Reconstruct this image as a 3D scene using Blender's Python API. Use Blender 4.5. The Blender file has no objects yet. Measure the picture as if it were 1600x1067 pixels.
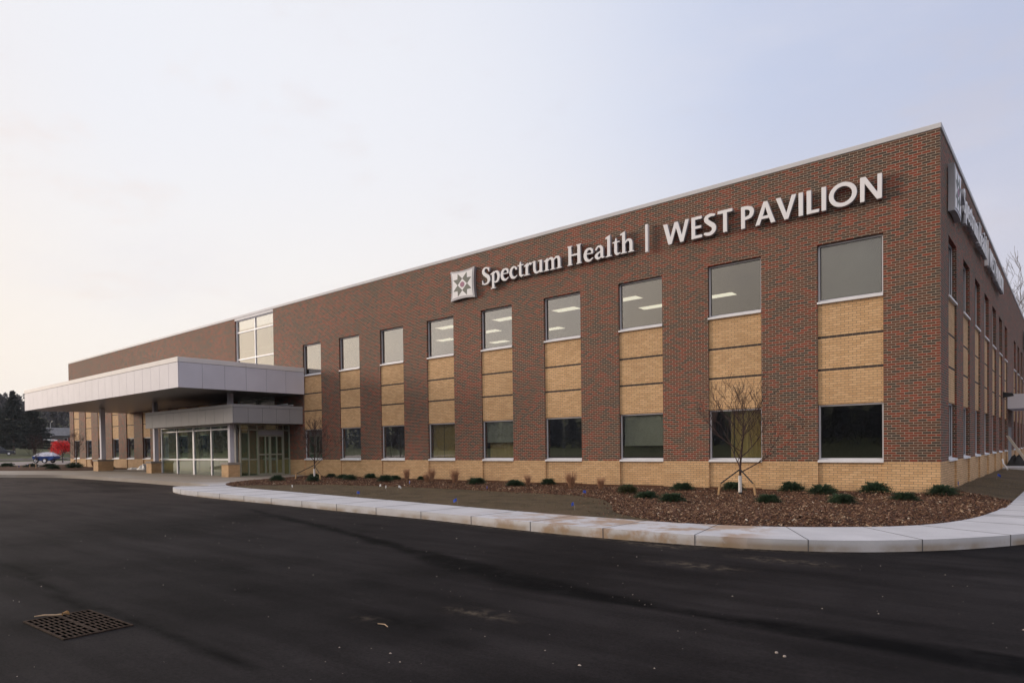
import bpy, bmesh, math, random, json
import numpy as np
from mathutils import Vector, Matrix, geometry
R = math.radians
sc = bpy.context.scene
# ---------------------------------------------------------------- camera
cam = bpy.data.objects.new("camera", bpy.data.cameras.new("camera"))
sc.collection.objects.link(cam); sc.camera = cam
YAW, PITCH, ROLL, FPX = 0.7291, -0.0171, -0.0134, 1048.42
fw = Vector((-math.sin(YAW)*math.cos(PITCH), math.cos(YAW)*math.cos(PITCH), math.sin(PITCH)))
r0 = fw.cross(Vector((0, 0, 1))).normalized(); u0 = r0.cross(fw)
rr = r0*math.cos(ROLL)+u0*math.sin(ROLL); uu = -r0*math.sin(ROLL)+u0*math.cos(ROLL)
m = Matrix((rr, uu, -fw)).transposed().to_4x4()
m.translation = (2.6602, -21.4287, 0.5484)
cam.matrix_world = m
cam.data.sensor_width = 36; cam.data.lens = FPX/1600*36
cam.data.shift_x = 55.89/1600; cam.data.shift_y = 183.27/1600
cam.data.clip_start = 0.05; cam.data.clip_end = 6000
# ---------------------------------------------------------------- world
SUN = Vector((-0.93, -0.37, 0.0)).normalized()
SEL = 9.0
SKY_GAIN = 1.0
w = bpy.data.worlds.new("World"); sc.world = w; w.use_nodes = True
nt = w.node_tree; nt.nodes.clear()
def N(t, typ, **kw):
    n = t.nodes.new(typ)
    for k, v in kw.items(): setattr(n, k, v)
    return n
def lk(t, a, b): t.links.new(a, b)
def mth(t, op, a, b=None, c=None, clamp=False):
    n = N(t, 'ShaderNodeMath', operation=op); n.use_clamp = clamp
    for i, v in enumerate((a, b, c)):
        if v is None: continue
        if isinstance(v, (int, float)): n.inputs[i].default_value = v
        else: lk(t, v, n.inputs[i])
    return n.outputs[0]
def mrange(t, v, a, b, c=0., d=1., interp='SMOOTHSTEP'):
    n = N(t, 'ShaderNodeMapRange', interpolation_type=interp)
    lk(t, v, n.inputs['Value'])
    for k, x in zip(('From Min', 'From Max', 'To Min', 'To Max'), (a, b, c, d)): n.inputs[k].default_value = x
    return n.outputs['Result']
def mix(t, f, a, b, blend='MIX'):
    n = N(t, 'ShaderNodeMix', data_type='RGBA', blend_type=blend)
    if isinstance(f, (int, float)): n.inputs[0].default_value = f
    else: lk(t, f, n.inputs[0])
    for i, v in ((6, a), (7, b)):
        if isinstance(v, tuple): n.inputs[i].default_value = (*v[:3], 1)
        else: lk(t, v, n.inputs[i])
    return n.outputs[2]
def noise(t, vec, scale, detail=4, rough=.55, out='Fac'):
    n = N(t, 'ShaderNodeTexNoise'); n.inputs['Scale'].default_value = scale
    n.inputs['Detail'].default_value = detail; n.inputs['Roughness'].default_value = rough
    if vec is not None: lk(t, vec, n.inputs['Vector'])
    return n.outputs[out]
def dotv(t, vec, v):
    n = N(t, 'ShaderNodeVectorMath', operation='DOT_PRODUCT'); lk(t, vec, n.inputs[0]); n.inputs[1].default_value = v
    return n.outputs['Value']
tc = N(nt, 'ShaderNodeTexCoord').outputs['Generated']
sx = N(nt, 'ShaderNodeSeparateXYZ'); lk(nt, tc, sx.inputs[0]); ez = sx.outputs[2]
side = dotv(nt, tc, (-0.93, 0.0, 0.0))                       # bright western part of the sky
low = mix(nt, mrange(nt, side, -.1, .85), (.74, .73, .83), (1.20, 1.0, .74))
high = mix(nt, mrange(nt, side, -.2, .8), (.57, .62, .81), (.75, .84, 1.05))
base = mix(nt, mrange(nt, ez, .05, .46), low, high)
gl = Vector((-.84, .44, .30)).normalized()
glow = mrange(nt, dotv(nt, tc, tuple(gl)), .72, 1.0)
base = mix(nt, mth(nt, 'MULTIPLY', glow, .72), base, (1.10, 1.08, 1.08))
# veil of low warm light around the setting sun, behind the viewer
sd = Vector((-.76, -.65, .12)).normalized()
warm = mrange(nt, dotv(nt, tc, tuple(sd)), .45, .97)
base = mix(nt, mth(nt, 'MULTIPLY', warm, .85), base, (1.16, .98, .80))
# unseen sky high behind the viewer, brightened as added fill on the front wall
back = mth(nt, 'MULTIPLY', mrange(nt, dotv(nt, tc, (.25, -.97, 0)), .05, .6), mrange(nt, ez, .22, .45))
base = mix(nt, back, base, (1.35, 1.25, 1.16))
mp = N(nt, 'ShaderNodeMapping'); lk(nt, tc, mp.inputs[0]); mp.inputs['Scale'].default_value = (1, 1, 2.6)
cn = noise(nt, mp.outputs[0], 2.1, 6, .58)
cf = mrange(nt, cn, .47, .70)
base = mix(nt, mth(nt, 'MULTIPLY', cf, .26), base, (.92, .89, .95))
cn2 = mrange(nt, noise(nt, mp.outputs[0], 4.6, 5, .6), .54, .72)
base = mix(nt, mth(nt, 'MULTIPLY', cn2, .28), base, mix(nt, mrange(nt, side, .4, .9), (.72, .68, .74), (1.02, .84, .76)))
sky = N(nt, 'ShaderNodeTexSky', sky_type='NISHITA'); sky.sun_disc = False
sky.sun_elevation = R(SEL); sky.sun_rotation = math.atan2(SUN.x, SUN.y)
sky.air_density = 1.0; sky.dust_density = 2.0
b1 = N(nt, 'ShaderNodeBackground'); lk(nt, sky.outputs[0], b1.inputs[0]); b1.inputs[1].default_value = .05
b2 = N(nt, 'ShaderNodeBackground'); lk(nt, base, b2.inputs[0]); b2.inputs[1].default_value = .93*SKY_GAIN
ad = N(nt, 'ShaderNodeMixShader'); ad.inputs[0].default_value = .94
lk(nt, b1.outputs[0], ad.inputs[1]); lk(nt, b2.outputs[0], ad.inputs[2])
wo = N(nt, 'ShaderNodeOutputWorld'); lk(nt, ad.outputs[0], wo.inputs[0])
# ---------------------------------------------------------------- sun
sl = bpy.data.lights.new("sun", 'SUN'); sl.energy = 2.4; sl.angle = R(14); sl.color = (1.0, .84, .68)
so = bpy.data.objects.new("sun", sl); sc.collection.objects.link(so)
ds = Vector((SUN.x*math.cos(R(SEL)), SUN.y*math.cos(R(SEL)), math.sin(R(SEL))))
so.rotation_euler = ds.to_track_quat('Z', 'Y').to_euler()
vs = sc.view_settings; vs.view_transform = 'Standard'; vs.look = 'None'; vs.exposure = 0; vs.gamma = 1; vs.use_curve_mapping = False
sc.cycles.max_bounces = 8; sc.cycles.transparent_max_bounces = 12; sc.cycles.glossy_bounces = 4
sc.cycles.caustics_reflective = False; sc.cycles.caustics_refractive = False
sc.cycles.use_denoising = True

# ================================================================ helpers
col = sc.collection
rng = random.Random(7); nr = np.random.RandomState(11)
def tag(o, label=None, cat=None, group=None, kind=None):
    if label: o['label'] = label
    if cat: o['category'] = cat
    if group: o['group'] = group
    if kind: o['kind'] = kind
    return o
def thing(name, loc, label, cat, group=None, rz=0):
    o = bpy.data.objects.new(name, None); o.empty_display_size = .2
    col.objects.link(o); o.location = loc; o.rotation_euler = (0, 0, rz)
    return tag(o, label, cat, group)
def link(name, me, mat=None, parent=None, loc=(0, 0, 0), world=False):
    o = bpy.data.objects.new(name, me); col.objects.link(o)
    if mat and not me.materials: me.materials.append(mat)
    if parent:
        o.parent = parent
        if world: o.location = -Vector(parent_world(parent))
        else: o.location = loc
    else: o.location = loc
    return o
def parent_world(p):
    v = Vector((0, 0, 0))
    while p: v += p.location; p = p.parent
    return v
class MB:
    def __init__(s): s.v = []; s.f = []
    def add(s, vs, fs):
        n = len(s.v); s.v += [tuple(v) for v in vs]; s.f += [tuple(i+n for i in f) for f in fs]; return s
    def box(s, x0, x1, y0, y1, z0, z1):
        return s.add([(x0, y0, z0), (x1, y0, z0), (x1, y1, z0), (x0, y1, z0), (x0, y0, z1), (x1, y0, z1), (x1, y1, z1), (x0, y1, z1)],
                     [(0, 3, 2, 1), (4, 5, 6, 7), (0, 1, 5, 4), (1, 2, 6, 5), (2, 3, 7, 6), (3, 0, 4, 7)])
    def tube(s, pts, rad, n=6, cap=True):
        pts = [Vector(p) for p in pts]; rs = rad if isinstance(rad, (list, tuple)) else [rad]*len(pts)
        V = []; F = []; a = None
        for i, p in enumerate(pts):
            d = (pts[min(i+1, len(pts)-1)]-pts[max(i-1, 0)]).normalized()
            if a is None:
                a = d.orthogonal().normalized()
            else:
                a = (a-d*a.dot(d)); a = a.normalized() if a.length > 1e-5 else d.orthogonal().normalized()
            b = d.cross(a)
            for k in range(n):
                t = 2*math.pi*k/n; V.append(p+(a*math.cos(t)+b*math.sin(t))*rs[i])
        for i in range(len(pts)-1):
            for k in range(n):
                F.append((i*n+k, i*n+(k+1) % n, (i+1)*n+(k+1) % n, (i+1)*n+k))
        if cap:
            F.append(tuple(range(n))[::-1]); F.append(tuple((len(pts)-1)*n+k for k in range(n)))
        return s.add(V, F)
    def lathe(s, prof, n=20, c=(0, 0, 0), axis='z'):
        V = []; F = []
        for r_, h in prof:
            for k in range(n):
                t = 2*math.pi*k/n; x, y = r_*math.cos(t), r_*math.sin(t)
                V.append((c[0]+x, c[1]+y, c[2]+h) if axis == 'z' else (c[0]+x, c[1]+h, c[2]+y))
        for i in range(len(prof)-1):
            for k in range(n): F.append((i*n+k, i*n+(k+1) % n, (i+1)*n+(k+1) % n, (i+1)*n+k))
        return s.add(V, F)
    def prism(s, poly, h0, h1, f):      # poly of 2-D points, f(u,v,h) -> 3-D
        n = len(poly); V = [f(u, v, h0) for u, v in poly]+[f(u, v, h1) for u, v in poly]
        return s.add(V, [tuple(range(n))[::-1], tuple(range(n, 2*n))]+[(i, (i+1) % n, n+(i+1) % n, n+i) for i in range(n)])
    def mesh(s, name, smooth=False):
        me = bpy.data.meshes.new(name); me.from_pydata(s.v, [], s.f); me.validate(verbose=False)
        if smooth: me.polygons.foreach_set('use_smooth', [True]*len(me.polygons))
        me.update(); return me
    def ob(s, name, mat, parent=None, loc=(0, 0, 0), world=False, smooth=False):
        return link(name, s.mesh(name, smooth), mat, parent, loc, world)
def copy_tree(o, parent=None):
    c = o.copy(); col.objects.link(c); c.parent = parent
    for ch in list(o.children): copy_tree(ch, c)
    return c
def recalc(me):
    b = bmesh.new(); b.from_mesh(me); bmesh.ops.recalc_face_normals(b, faces=b.faces); b.to_mesh(me); b.free(); return me
def bevel(o, w=.01, seg=1):
    md = o.modifiers.new('bevel', 'BEVEL'); md.width = w; md.segments = seg; md.limit_method = 'ANGLE'; return o

# ================================================================ materials
def mat(name):
    m = bpy.data.materials.new(name); m.use_nodes = True; t = m.node_tree
    return m, t, t.nodes['Principled BSDF']
def ocoord(t): return N(t, 'ShaderNodeTexCoord').outputs['Object']
def bump(t, p, h, dist=.01, strength=.6):
    b = N(t, 'ShaderNodeBump'); b.inputs['Strength'].default_value = strength; b.inputs['Distance'].default_value = dist
    lk(t, h, b.inputs['Height']); lk(t, b.outputs[0], p.inputs['Normal'])
def simple(name, c, rough=.6, metal=0, var=.18, scale=3, bmp=0, spec=.5, fine=0):
    m, t, p = mat(name); oc = ocoord(t)
    k = mrange(t, noise(t, oc, scale, 5), .3, .7, 1-var, 1+var, 'LINEAR')
    if fine: k = mth(t, 'MULTIPLY', k, mrange(t, noise(t, oc, fine, 3), .3, .7, 1-var, 1+var, 'LINEAR'))
    v = N(t, 'ShaderNodeVectorMath', operation='SCALE'); v.inputs[0].default_value = c; lk(t, k, v.inputs['Scale'])
    lk(t, v.outputs[0], p.inputs['Base Color'])
    p.inputs['Roughness'].default_value = rough; p.inputs['Metallic'].default_value = metal
    p.inputs['Specular IOR Level'].default_value = spec
    if bmp: bump(t, p, noise(t, oc, fine or scale*8, 3), bmp)
    return m
def brick(name, ramp, mortar, stripes=(), dark=(.06, .045, .04), var=.1, mort=.0052):
    m, t, p = mat(name); oc = ocoord(t)
    s = N(t, 'ShaderNodeSeparateXYZ'); lk(t, oc, s.inputs[0])
    u = mth(t, 'ADD', s.outputs[0], s.outputs[1])
    c = N(t, 'ShaderNodeCombineXYZ'); lk(t, u, c.inputs[0]); lk(t, s.outputs[2], c.inputs[1])
    b = N(t, 'ShaderNodeTexBrick'); lk(t, c.outputs[0], b.inputs['Vector'])
    b.offset = .5; b.inputs['Scale'].default_value = 1; b.inputs['Brick Width'].default_value = .2032
    b.inputs['Row Height'].default_value = .0677; b.inputs['Mortar Size'].default_value = mort; b.inputs['Mortar Smooth'].default_value = .1
    b.inputs['Color1'].default_value = (0, 0, 0, 1); b.inputs['Color2'].default_value = (1, 1, 1, 1); b.inputs['Mortar'].default_value = (.5, .5, .5, 1)
    row = mth(t, 'FLOOR', mth(t, 'DIVIDE', s.outputs[2], .0677)); par = mth(t, 'MODULO', mth(t, 'ADD', row, 200), 2)
    cx_ = mth(t, 'FLOOR', mth(t, 'DIVIDE', mth(t, 'ADD', u, mth(t, 'MULTIPLY', mth(t, 'SUBTRACT', 1, par), .1016)), .2032))
    cc_ = N(t, 'ShaderNodeCombineXYZ'); lk(t, cx_, cc_.inputs[0]); lk(t, row, cc_.inputs[1])
    wn = N(t, 'ShaderNodeTexWhiteNoise', noise_dimensions='2D'); lk(t, cc_.outputs[0], wn.inputs['Vector'])
    blotch = mrange(t, noise(t, oc, .33, 3), .35, .65, -.10, .10, 'LINEAR')
    rnd = mth(t, 'ADD', wn.outputs['Value'], blotch, clamp=True)
    r = N(t, 'ShaderNodeValToRGB'); r.color_ramp.interpolation = 'LINEAR'
    els = r.color_ramp.elements
    while len(els) < len(ramp): els.new(.5)
    for e, (q, cc) in zip(els, ramp): e.position = q; e.color = (*cc, 1)
    lk(t, rnd, r.inputs[0])
    fine = mrange(t, noise(t, oc, 45, 3), .3, .7, 1-var, 1+var, 'LINEAR')
    big = mrange(t, noise(t, oc, .45, 4), .3, .7, .90, 1.08, 'LINEAR')
    k = mth(t, 'MULTIPLY', fine, big)
    colr = r.outputs[0]
    for z0, z1 in stripes:
        f = mth(t, 'MULTIPLY', mth(t, 'GREATER_THAN', s.outputs[2], z0), mth(t, 'LESS_THAN', s.outputs[2], z1))
        colr = mix(t, f, colr, dark)
    v = N(t, 'ShaderNodeVectorMath', operation='SCALE'); lk(t, colr, v.inputs[0]); lk(t, k, v.inputs['Scale'])
    o = mix(t, b.outputs['Fac'], v.outputs[0], mortar)
    # water and mud staining near the ground
    st = mth(t, 'MULTIPLY', mrange(t, s.outputs[2], -.95, -.55, 1, 0), mrange(t, noise(t, oc, 1.3, 5), .4, .65))
    o = mix(t, mth(t, 'MULTIPLY', st, .45), o, (.16, .12, .085))
    lk(t, o, p.inputs['Base Color']); p.inputs['Roughness'].default_value = .8; p.inputs['Specular IOR Level'].default_value = .3
    h = mth(t, 'SUBTRACT', 1, b.outputs['Fac'])
    bump(t, p, mth(t, 'ADD', h, mth(t, 'MULTIPLY', fine, .2)), .006, .7)
    return m
M = {}
M['red'] = brick('red_brown_brick', [(.0, (.066, .046, .037)), (.20, (.082, .053, .041)), (.30, (.112, .053, .034)), (.58, (.138, .056, .034)), (.72, (.188, .046, .026)), (1., (.245, .049, .027))], (.40, .335, .265), mort=.0062)
ZA, ZB = .0677*53+.0, .0677*39+.0
M['tan'] = brick('tan_brick', [(.0, (.61, .375, .19)), (.5, (.67, .425, .225)), (1., (.74, .485, .265))], (.20, .155, .11), [(ZA, ZA+.0677), (ZB, ZB+.0677)], mort=.005)
M['alu'] = simple('anodised_aluminium', (.62, .62, .66), .5, .1, .06, 2)
M['alu_white'] = simple('white_coated_aluminium', (.80, .80, .83), .5, 0, .05, 2)
M['panel'] = simple('silver_composite_panel', (.62, .605, .67), .6, 0, .05, .8, spec=.25)
M['panel_dark'] = simple('grey_composite_panel', (.30, .295, .305), .65, 0, .06, .8, spec=.2)
M['seam'] = simple('dark_joint_sealant', (.09, .09, .095), .8, 0)
M['soffit'] = simple('metal_soffit', (.22, .21, .205), .35, .2, .06, 1)
M['door_alu'] = simple('bronze_green_door_frame', (.30, .30, .24), .5, .1, .05, 3)
M['black'] = simple('black_rubber', (.02, .02, .022), .7, 0)
M['coping'] = simple('metal_coping', (.62, .62, .65), .6, 0, .05, 1, spec=.25)
M['inner'] = simple('interior_plaster', (.30, .30, .28), .9, 0, .02)
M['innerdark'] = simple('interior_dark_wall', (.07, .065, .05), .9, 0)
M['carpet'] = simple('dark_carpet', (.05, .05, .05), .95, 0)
def stripes_mat(name, c, c2, sc_, axis=0, rough=.85, var=.1):
    m, t, p = mat(name); oc = ocoord(t); s = N(t, 'ShaderNodeSeparateXYZ'); lk(t, oc, s.inputs[0])
    n = noise(t, oc, 2.5, 3)
    ph = mth(t, 'ADD', mth(t, 'MULTIPLY', s.outputs[axis], sc_), mth(t, 'MULTIPLY', n, 4))
    f = mth(t, 'MULTIPLY_ADD', mth(t, 'SINE', ph), .5, .5)
    lk(t, mix(t, f, c, c2), p.inputs['Base Color']); p.inputs['Roughness'].default_value = rough; return m
M['curtain'] = simple('ochre_curtain_cloth', (.78, .60, .24), .9, 0, .12, 6)
M['curtain_dark'] = simple('charcoal_curtain_cloth', (.11, .12, .13), .9, 0, .12, 6)
M['blind'] = simple('pale_green_roller_blind', (.66, .70, .60), .85, 0, .05, 3)
M['blind_grey'] = simple('grey_roller_blind', (.30, .32, .33), .85, 0, .04, 3)
def emis(name, c, s):
    m, t, p = mat(name); p.inputs['Base Color'].default_value = (*c, 1); p.inputs['Emission Color'].default_value = (*c, 1); p.inputs['Emission Strength'].default_value = s
    n = mrange(t, noise(t, ocoord(t), 3, 2), .3, .7, s*.93, s*1.07, 'LINEAR'); lk(t, n, p.inputs['Emission Strength']); return m
M['lamp'] = emis('ceiling_light_diffuser', (1, .93, .75), 1.05)
def glass(name, tint, base, ior, rough=0.0, refl=(1, 1, 1)):
    m = bpy.data.materials.new(name); m.use_nodes = True; t = m.node_tree; t.nodes.clear()
    tr = N(t, 'ShaderNodeBsdfTransparent'); tr.inputs[0].default_value = (*tint, 1)
    g = N(t, 'ShaderNodeBsdfGlossy'); g.inputs['Roughness'].default_value = rough; g.inputs[0].default_value = (*refl, 1)
    fr = N(t, 'ShaderNodeLayerWeight'); fr.inputs[0].default_value = .5
    oc = ocoord(t); bp_ = N(t, 'ShaderNodeBump'); bp_.inputs['Strength'].default_value = .05; bp_.inputs['Distance'].default_value = .02
    lk(t, noise(t, oc, .9, 2), bp_.inputs['Height']); lk(t, bp_.outputs[0], g.inputs['Normal'])
    f = mth(t, 'MULTIPLY_ADD', fr.outputs['Facing'], ior, base, clamp=True)
    mx = N(t, 'ShaderNodeMixShader'); lk(t, f, mx.inputs[0]); lk(t, tr.outputs[0], mx.inputs[1]); lk(t, g.outputs[0], mx.inputs[2])
    o = N(t, 'ShaderNodeOutputMaterial'); lk(t, mx.outputs[0], o.inputs[0]); return m
M['glass'] = glass('coated_window_glass', (.86, .87, .845), .06, .82)
M['glass_clear'] = glass('storefront_glass', (.62, .75, .66), .05, .42)
M['sign'] = simple('white_sign_acrylic', (.86, .85, .88), .35, 0, .03, 2)
M['sign_side'] = simple('grey_sign_return', (.36, .36, .40), .45, .3, .05, 2)
M['star'] = simple('grey_green_vinyl', (.13, .14, .125), .5, 0, .05, 2)
M['purple'] = simple('mauve_vinyl', (.34, .15, .24), .5, 0, .05, 2)
M['wood'] = simple('raw_pine', (.42, .26, .13), .8, 0, .2, 9)
M['bark'] = simple('reddish_twig_bark', (.055, .028, .025), .85, 0, .3, 12)
M['bark_grey'] = simple('grey_bark', (.12, .095, .08), .9, 0, .3, 4)
M['guard'] = simple('white_trunk_guard', (.70, .68, .66), .6, 0, .08, 10)
M['juniper'] = simple('juniper_foliage', (.040, .076, .036), .75, 0, .45, 5, fine=30)
M['juniper_olive'] = simple('olive_juniper_foliage', (.060, .062, .020), .75, 0, .4, 5, fine=30)
M['straw'] = simple('dry_ornamental_grass', (.40, .22, .13), .85, 0, .3, 9)
M['needles'] = simple('dark_conifer_needles', (.020, .030, .026), .8, 0, .45, .6, fine=5)
M['redleaf'] = simple('scarlet_leaves', (.75, .018, .018), .6, 0, .25, 4)
M['blue'] = simple('blue_plastic_flag', (.02, .07, .45), .5, 0, .1, 5)
M['white'] = simple('white_plastic', (.78, .78, .78), .5, 0, .05, 5)
M['violet'] = simple('violet_plastic', (.09, .05, .28), .4, 0, .05, 5)
M['steel'] = simple('galvanised_steel', (.35, .35, .36), .45, .7, .1, 5)
M['iron'] = simple('rusty_cast_iron', (.050, .034, .026), .9, 0, .45, 14, spec=.08, fine=60)
M['void'] = simple('pit_shade_black', (.002, .002, .002), 1, 0, spec=0)
# ================================================================ ground heights
XS = [-80, -60, -50, -40, -30, -20, -12, -6, 0, 10]; AS = [-.9, -.9, -.93, -.97, -1.03, -1.1, -1.13, -1.15, -1.15, -1.15]
def asph(x): return np.interp(x, XS, AS)
def wallz(x): return np.interp(x, [-60, -50, -30, -26, -5, 0], [-.72, -.74, -.83, -.94, -.95, -.84])
OUTER = [(-75, -40), (-60, -20), (-52, -12.6), (-48.5, -10.3), (-45.5, -8.9), (-43, -7.9), (-38.5, -7.55), (-34.3, -7.5), (-30, -7.5), (-27, -7.55), (-25.2, -7.65), (-24.35, -7.95), (-24.2, -8.3), (-24.75, -8.7), (-24.9, -9.1), (-24.2, -9.55), (-22.5, -9.95), (-20, -10.1), (-16.7, -10.2), (-12, -10.32), (-9, -10.4), (-6, -10.6), (-4.2, -10.68), (-2.8, -10.65), (-1.3, -10.45), (0.05, -9.85), (1.2, -8.75), (2.04, -7.4), (2.55, -6), (2.9, -3.5), (3.0, 0), (3.0, 60)]
INNER = [(-80, -20), (-64, -10.6), (-57.5, -7.7), (-54.1, -6.1), (-52, -5.1), (-50.4, -4.3), (-50.2, -2.0), (-50.2, -.3)]
INNER2 = [(-28.9, -.12), (-28.2, -1.6), (-27.2, -3.6), (-26.4, -5.3), (-25.6, -6.4), (-24.4, -7.2), (-22.4, -7.85), (-18.4, -8.1), (-12.56, -8.55), (-7.3, -8.98), (-4.62, -9.08), (-3.08, -9.08), (-1.73, -8.8), (-.61, -8.16), (.5, -7.05), (1.14, -5.2), (1.42, -2.5), (1.5, 0), (1.55, 20), (1.55, 60)]
def smooth(P, n=6):
    P = [Vector((*p, 0)) for p in P]; out = []
    Q = [P[0]]+P+[P[-1]]
    for i in range(1, len(Q)-2):
        a, b, c, d = Q[i-1:i+3]
        for k in range(n):
            t = k/n
            v = .5*((2*b)+(c-a)*t+(2*a-5*b+4*c-d)*t*t+(3*b-a-3*c+d)*t**3); out.append((v.x, v.y))
    out.append((P[-1].x, P[-1].y)); return out
outer = smooth(OUTER, 4); inner = smooth(INNER, 4); inner2 = smooth(INNER2, 4)
def dseg(P, pl):
    P = np.asarray(P, float); D = np.full(len(P), 1e9)
    for a, b in zip(pl[:-1], pl[1:]):
        a = np.array(a); b = np.array(b); d = b-a; t = np.clip(((P-a)@d)/max(d@d, 1e-9), 0, 1)
        D = np.minimum(D, np.hypot(*(P-a-t[:, None]*d).T))
    return D
def bedz(P, bump_=0.014, seed=0):
    P = np.asarray(P, float)
    edge = inner2 if P[:, 0].mean() > -40 else inner
    de = dseg(P, edge); dw = dseg(P, [(-67.2, 0), (0, 0), (0, 60)])
    t = de/(de+dw+1e-6); t = t*t*(3-2*t)
    z = (asph(P[:, 0])+.175)*(1-t)+wallz(P[:, 0])*t
    mid = np.clip(np.minimum(de, dw)/.8, 0, 1)
    rs = np.random.RandomState(3+seed); n = 0
    for k in range(9):
        a = rs.uniform(0, 6.28); f = rs.uniform(.8, 5); n = n+np.sin((P[:, 0]*math.cos(a)+P[:, 1]*math.sin(a))*f+rs.uniform(0, 6))
    return z+mid*(.05+n*bump_*.33)
def gz(x, y):
    return float(bedz([(x, y)])[0])
def inpoly(P, poly):
    P = np.asarray(P, float); ins = np.zeros(len(P), bool)
    for (ax, ay), (bx, by) in zip(poly, poly[1:]+poly[:1]):
        if ay == by: continue
        c = ((ay <= P[:, 1]) & (by > P[:, 1])) | ((by <= P[:, 1]) & (ay > P[:, 1]))
        ins ^= c & (P[:, 0] < ax+(P[:, 1]-ay)/(by-ay)*(bx-ax))
    return ins
def region(name, poly, sp, zf, material, kind='structure', skirt=0, bounds=None, jitter=.3):
    x = [p[0] for p in poly]; y = [p[1] for p in poly]
    bx = bounds or (min(x), max(x), min(y), max(y))
    g = np.stack(np.meshgrid(np.arange(bx[0], bx[1], sp), np.arange(bx[2], bx[3], sp)), -1).reshape(-1, 2)
    g = g+np.random.RandomState(1).uniform(-jitter, jitter, g.shape)*sp
    g = g[inpoly(g, poly)]
    if len(g): g = g[dseg(g, poly+poly[:1]) > sp*.35]
    pts = [Vector(p) for p in poly]+[Vector(p) for p in g]
    r = geometry.delaunay_2d_cdt(pts, [], [list(range(len(poly)))], 1, 1e-5)
    V = np.array([(v.x, v.y) for v in r[0]]); z = zf(V)
    mb = MB(); mb.v = [(a[0], a[1], b) for a, b in zip(V.tolist(), z.tolist())]; mb.f = [tuple(f) for f in r[2]]
    if skirt:
        n = len(poly); base = len(mb.v); pz = zf(np.array(poly, float))
        for p, q in zip(poly, pz): mb.v += [(p[0], p[1], float(q)), (p[0], p[1], float(q)-skirt)]
        mb.f += [(base+2*i, base+2*i+1, base+2*((i+1) % n)+1, base+2*((i+1) % n)) for i in range(n)]
    me = mb.mesh(name); me = recalc(me) if skirt else me
    # make tops face up
    o = link(name, me, material)
    if not skirt:
        b = bmesh.new(); b.from_mesh(me)
        for f in b.faces:
            f.normal_update()
            if f.normal.z < 0: f.normal_flip()
        b.to_mesh(me); b.free()
    return tag(o, kind=kind)
# ---------------------------------------------------------------- ground materials
def asphalt_mat():
    m, t, p = mat('fresh_asphalt'); oc = ocoord(t)
    at = N(t, 'ShaderNodeAttribute', attribute_name='stain').outputs['Fac']
    at2 = N(t, 'ShaderNodeAttribute', attribute_name='dust').outputs['Fac']
    f1 = noise(t, oc, 180, 2, .7); f2 = noise(t, oc, 2.2, 6, .6); f3 = noise(t, oc, .35, 5, .6)
    mp = N(t, 'ShaderNodeMapping'); lk(t, oc, mp.inputs[0]); mp.inputs['Rotation'].default_value = (0, 0, -.12); mp.inputs['Scale'].default_value = (.25, 1.6, 1)
    f4 = noise(t, mp.outputs[0], 1.4, 5, .6)
    k = mth(t, 'MULTIPLY', mrange(t, f1, .25, .75, .72, 1.3, 'LINEAR'), mrange(t, f2, .3, .7, .84, 1.15, 'LINEAR'))
    k = mth(t, 'MULTIPLY', k, mrange(t, noise(t, oc, 38, 3, .75), .3, .7, .72, 1.30, 'LINEAR')); k = mth(t, 'MULTIPLY', k, mrange(t, f3, .3, .7, .62, 1.32)); k = mth(t, 'MULTIPLY', k, mrange(t, f4, .3, .7, .76, 1.24))
    v = N(t, 'ShaderNodeVectorMath', operation='SCALE'); v.inputs[0].default_value = (.0195, .0172, .0176); lk(t, k, v.inputs['Scale'])
    so3 = N(t, 'ShaderNodeSeparateXYZ'); lk(t, oc, so3.inputs[0])
    sheen_tone = mth(t, 'MULTIPLY', mrange(t, so3.outputs[0], -6, -38), mrange(t, mth(t, 'ADD', mth(t, 'MULTIPLY', f4, .6), mth(t, 'MULTIPLY', f3, .4)), .3, .62, .35, 1))  # grazing sheen towards the far left, painted into the asphalt colour
    vv = mix(t, sheen_tone, v.outputs[0], (.062, .049, .044))
    s = mth(t, 'MULTIPLY', at, mrange(t, f2, .30, .56, .45, 1.))
    o = mix(t, s, vv, (.0025, .0025, .0028))
    d = mth(t, 'MULTIPLY', at2, mrange(t, noise(t, oc, 7, 5, .65), .42, .66))
    o = mix(t, d, o, (.15, .12, .09))
    wn = N(t, 'ShaderNodeTexVoronoi', feature='F1'); lk(t, oc, wn.inputs['Vector']); wn.inputs['Scale'].default_value = 3.2
    sp = mth(t, 'MULTIPLY', mth(t, 'LESS_THAN', wn.outputs['Distance'], .022), .0)
    o = mix(t, sp, o, (.25, .22, .19))
    lk(t, o, p.inputs['Base Color'])
    lk(t, mrange(t, mth(t, 'ADD', mth(t, 'MULTIPLY', f2, .5), mth(t, 'MULTIPLY', f1, .3)), .2, .6, .72, .95, 'LINEAR'), p.inputs['Roughness'])
    p.inputs['Specular IOR Level'].default_value = .09; p.inputs['IOR'].default_value = 1.35
    bump(t, p, mth(t, 'ADD', f1, mth(t, 'MULTIPLY', f2, .3)), .006, .8)
    return m
M['asphalt'] = asphalt_mat()
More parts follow.
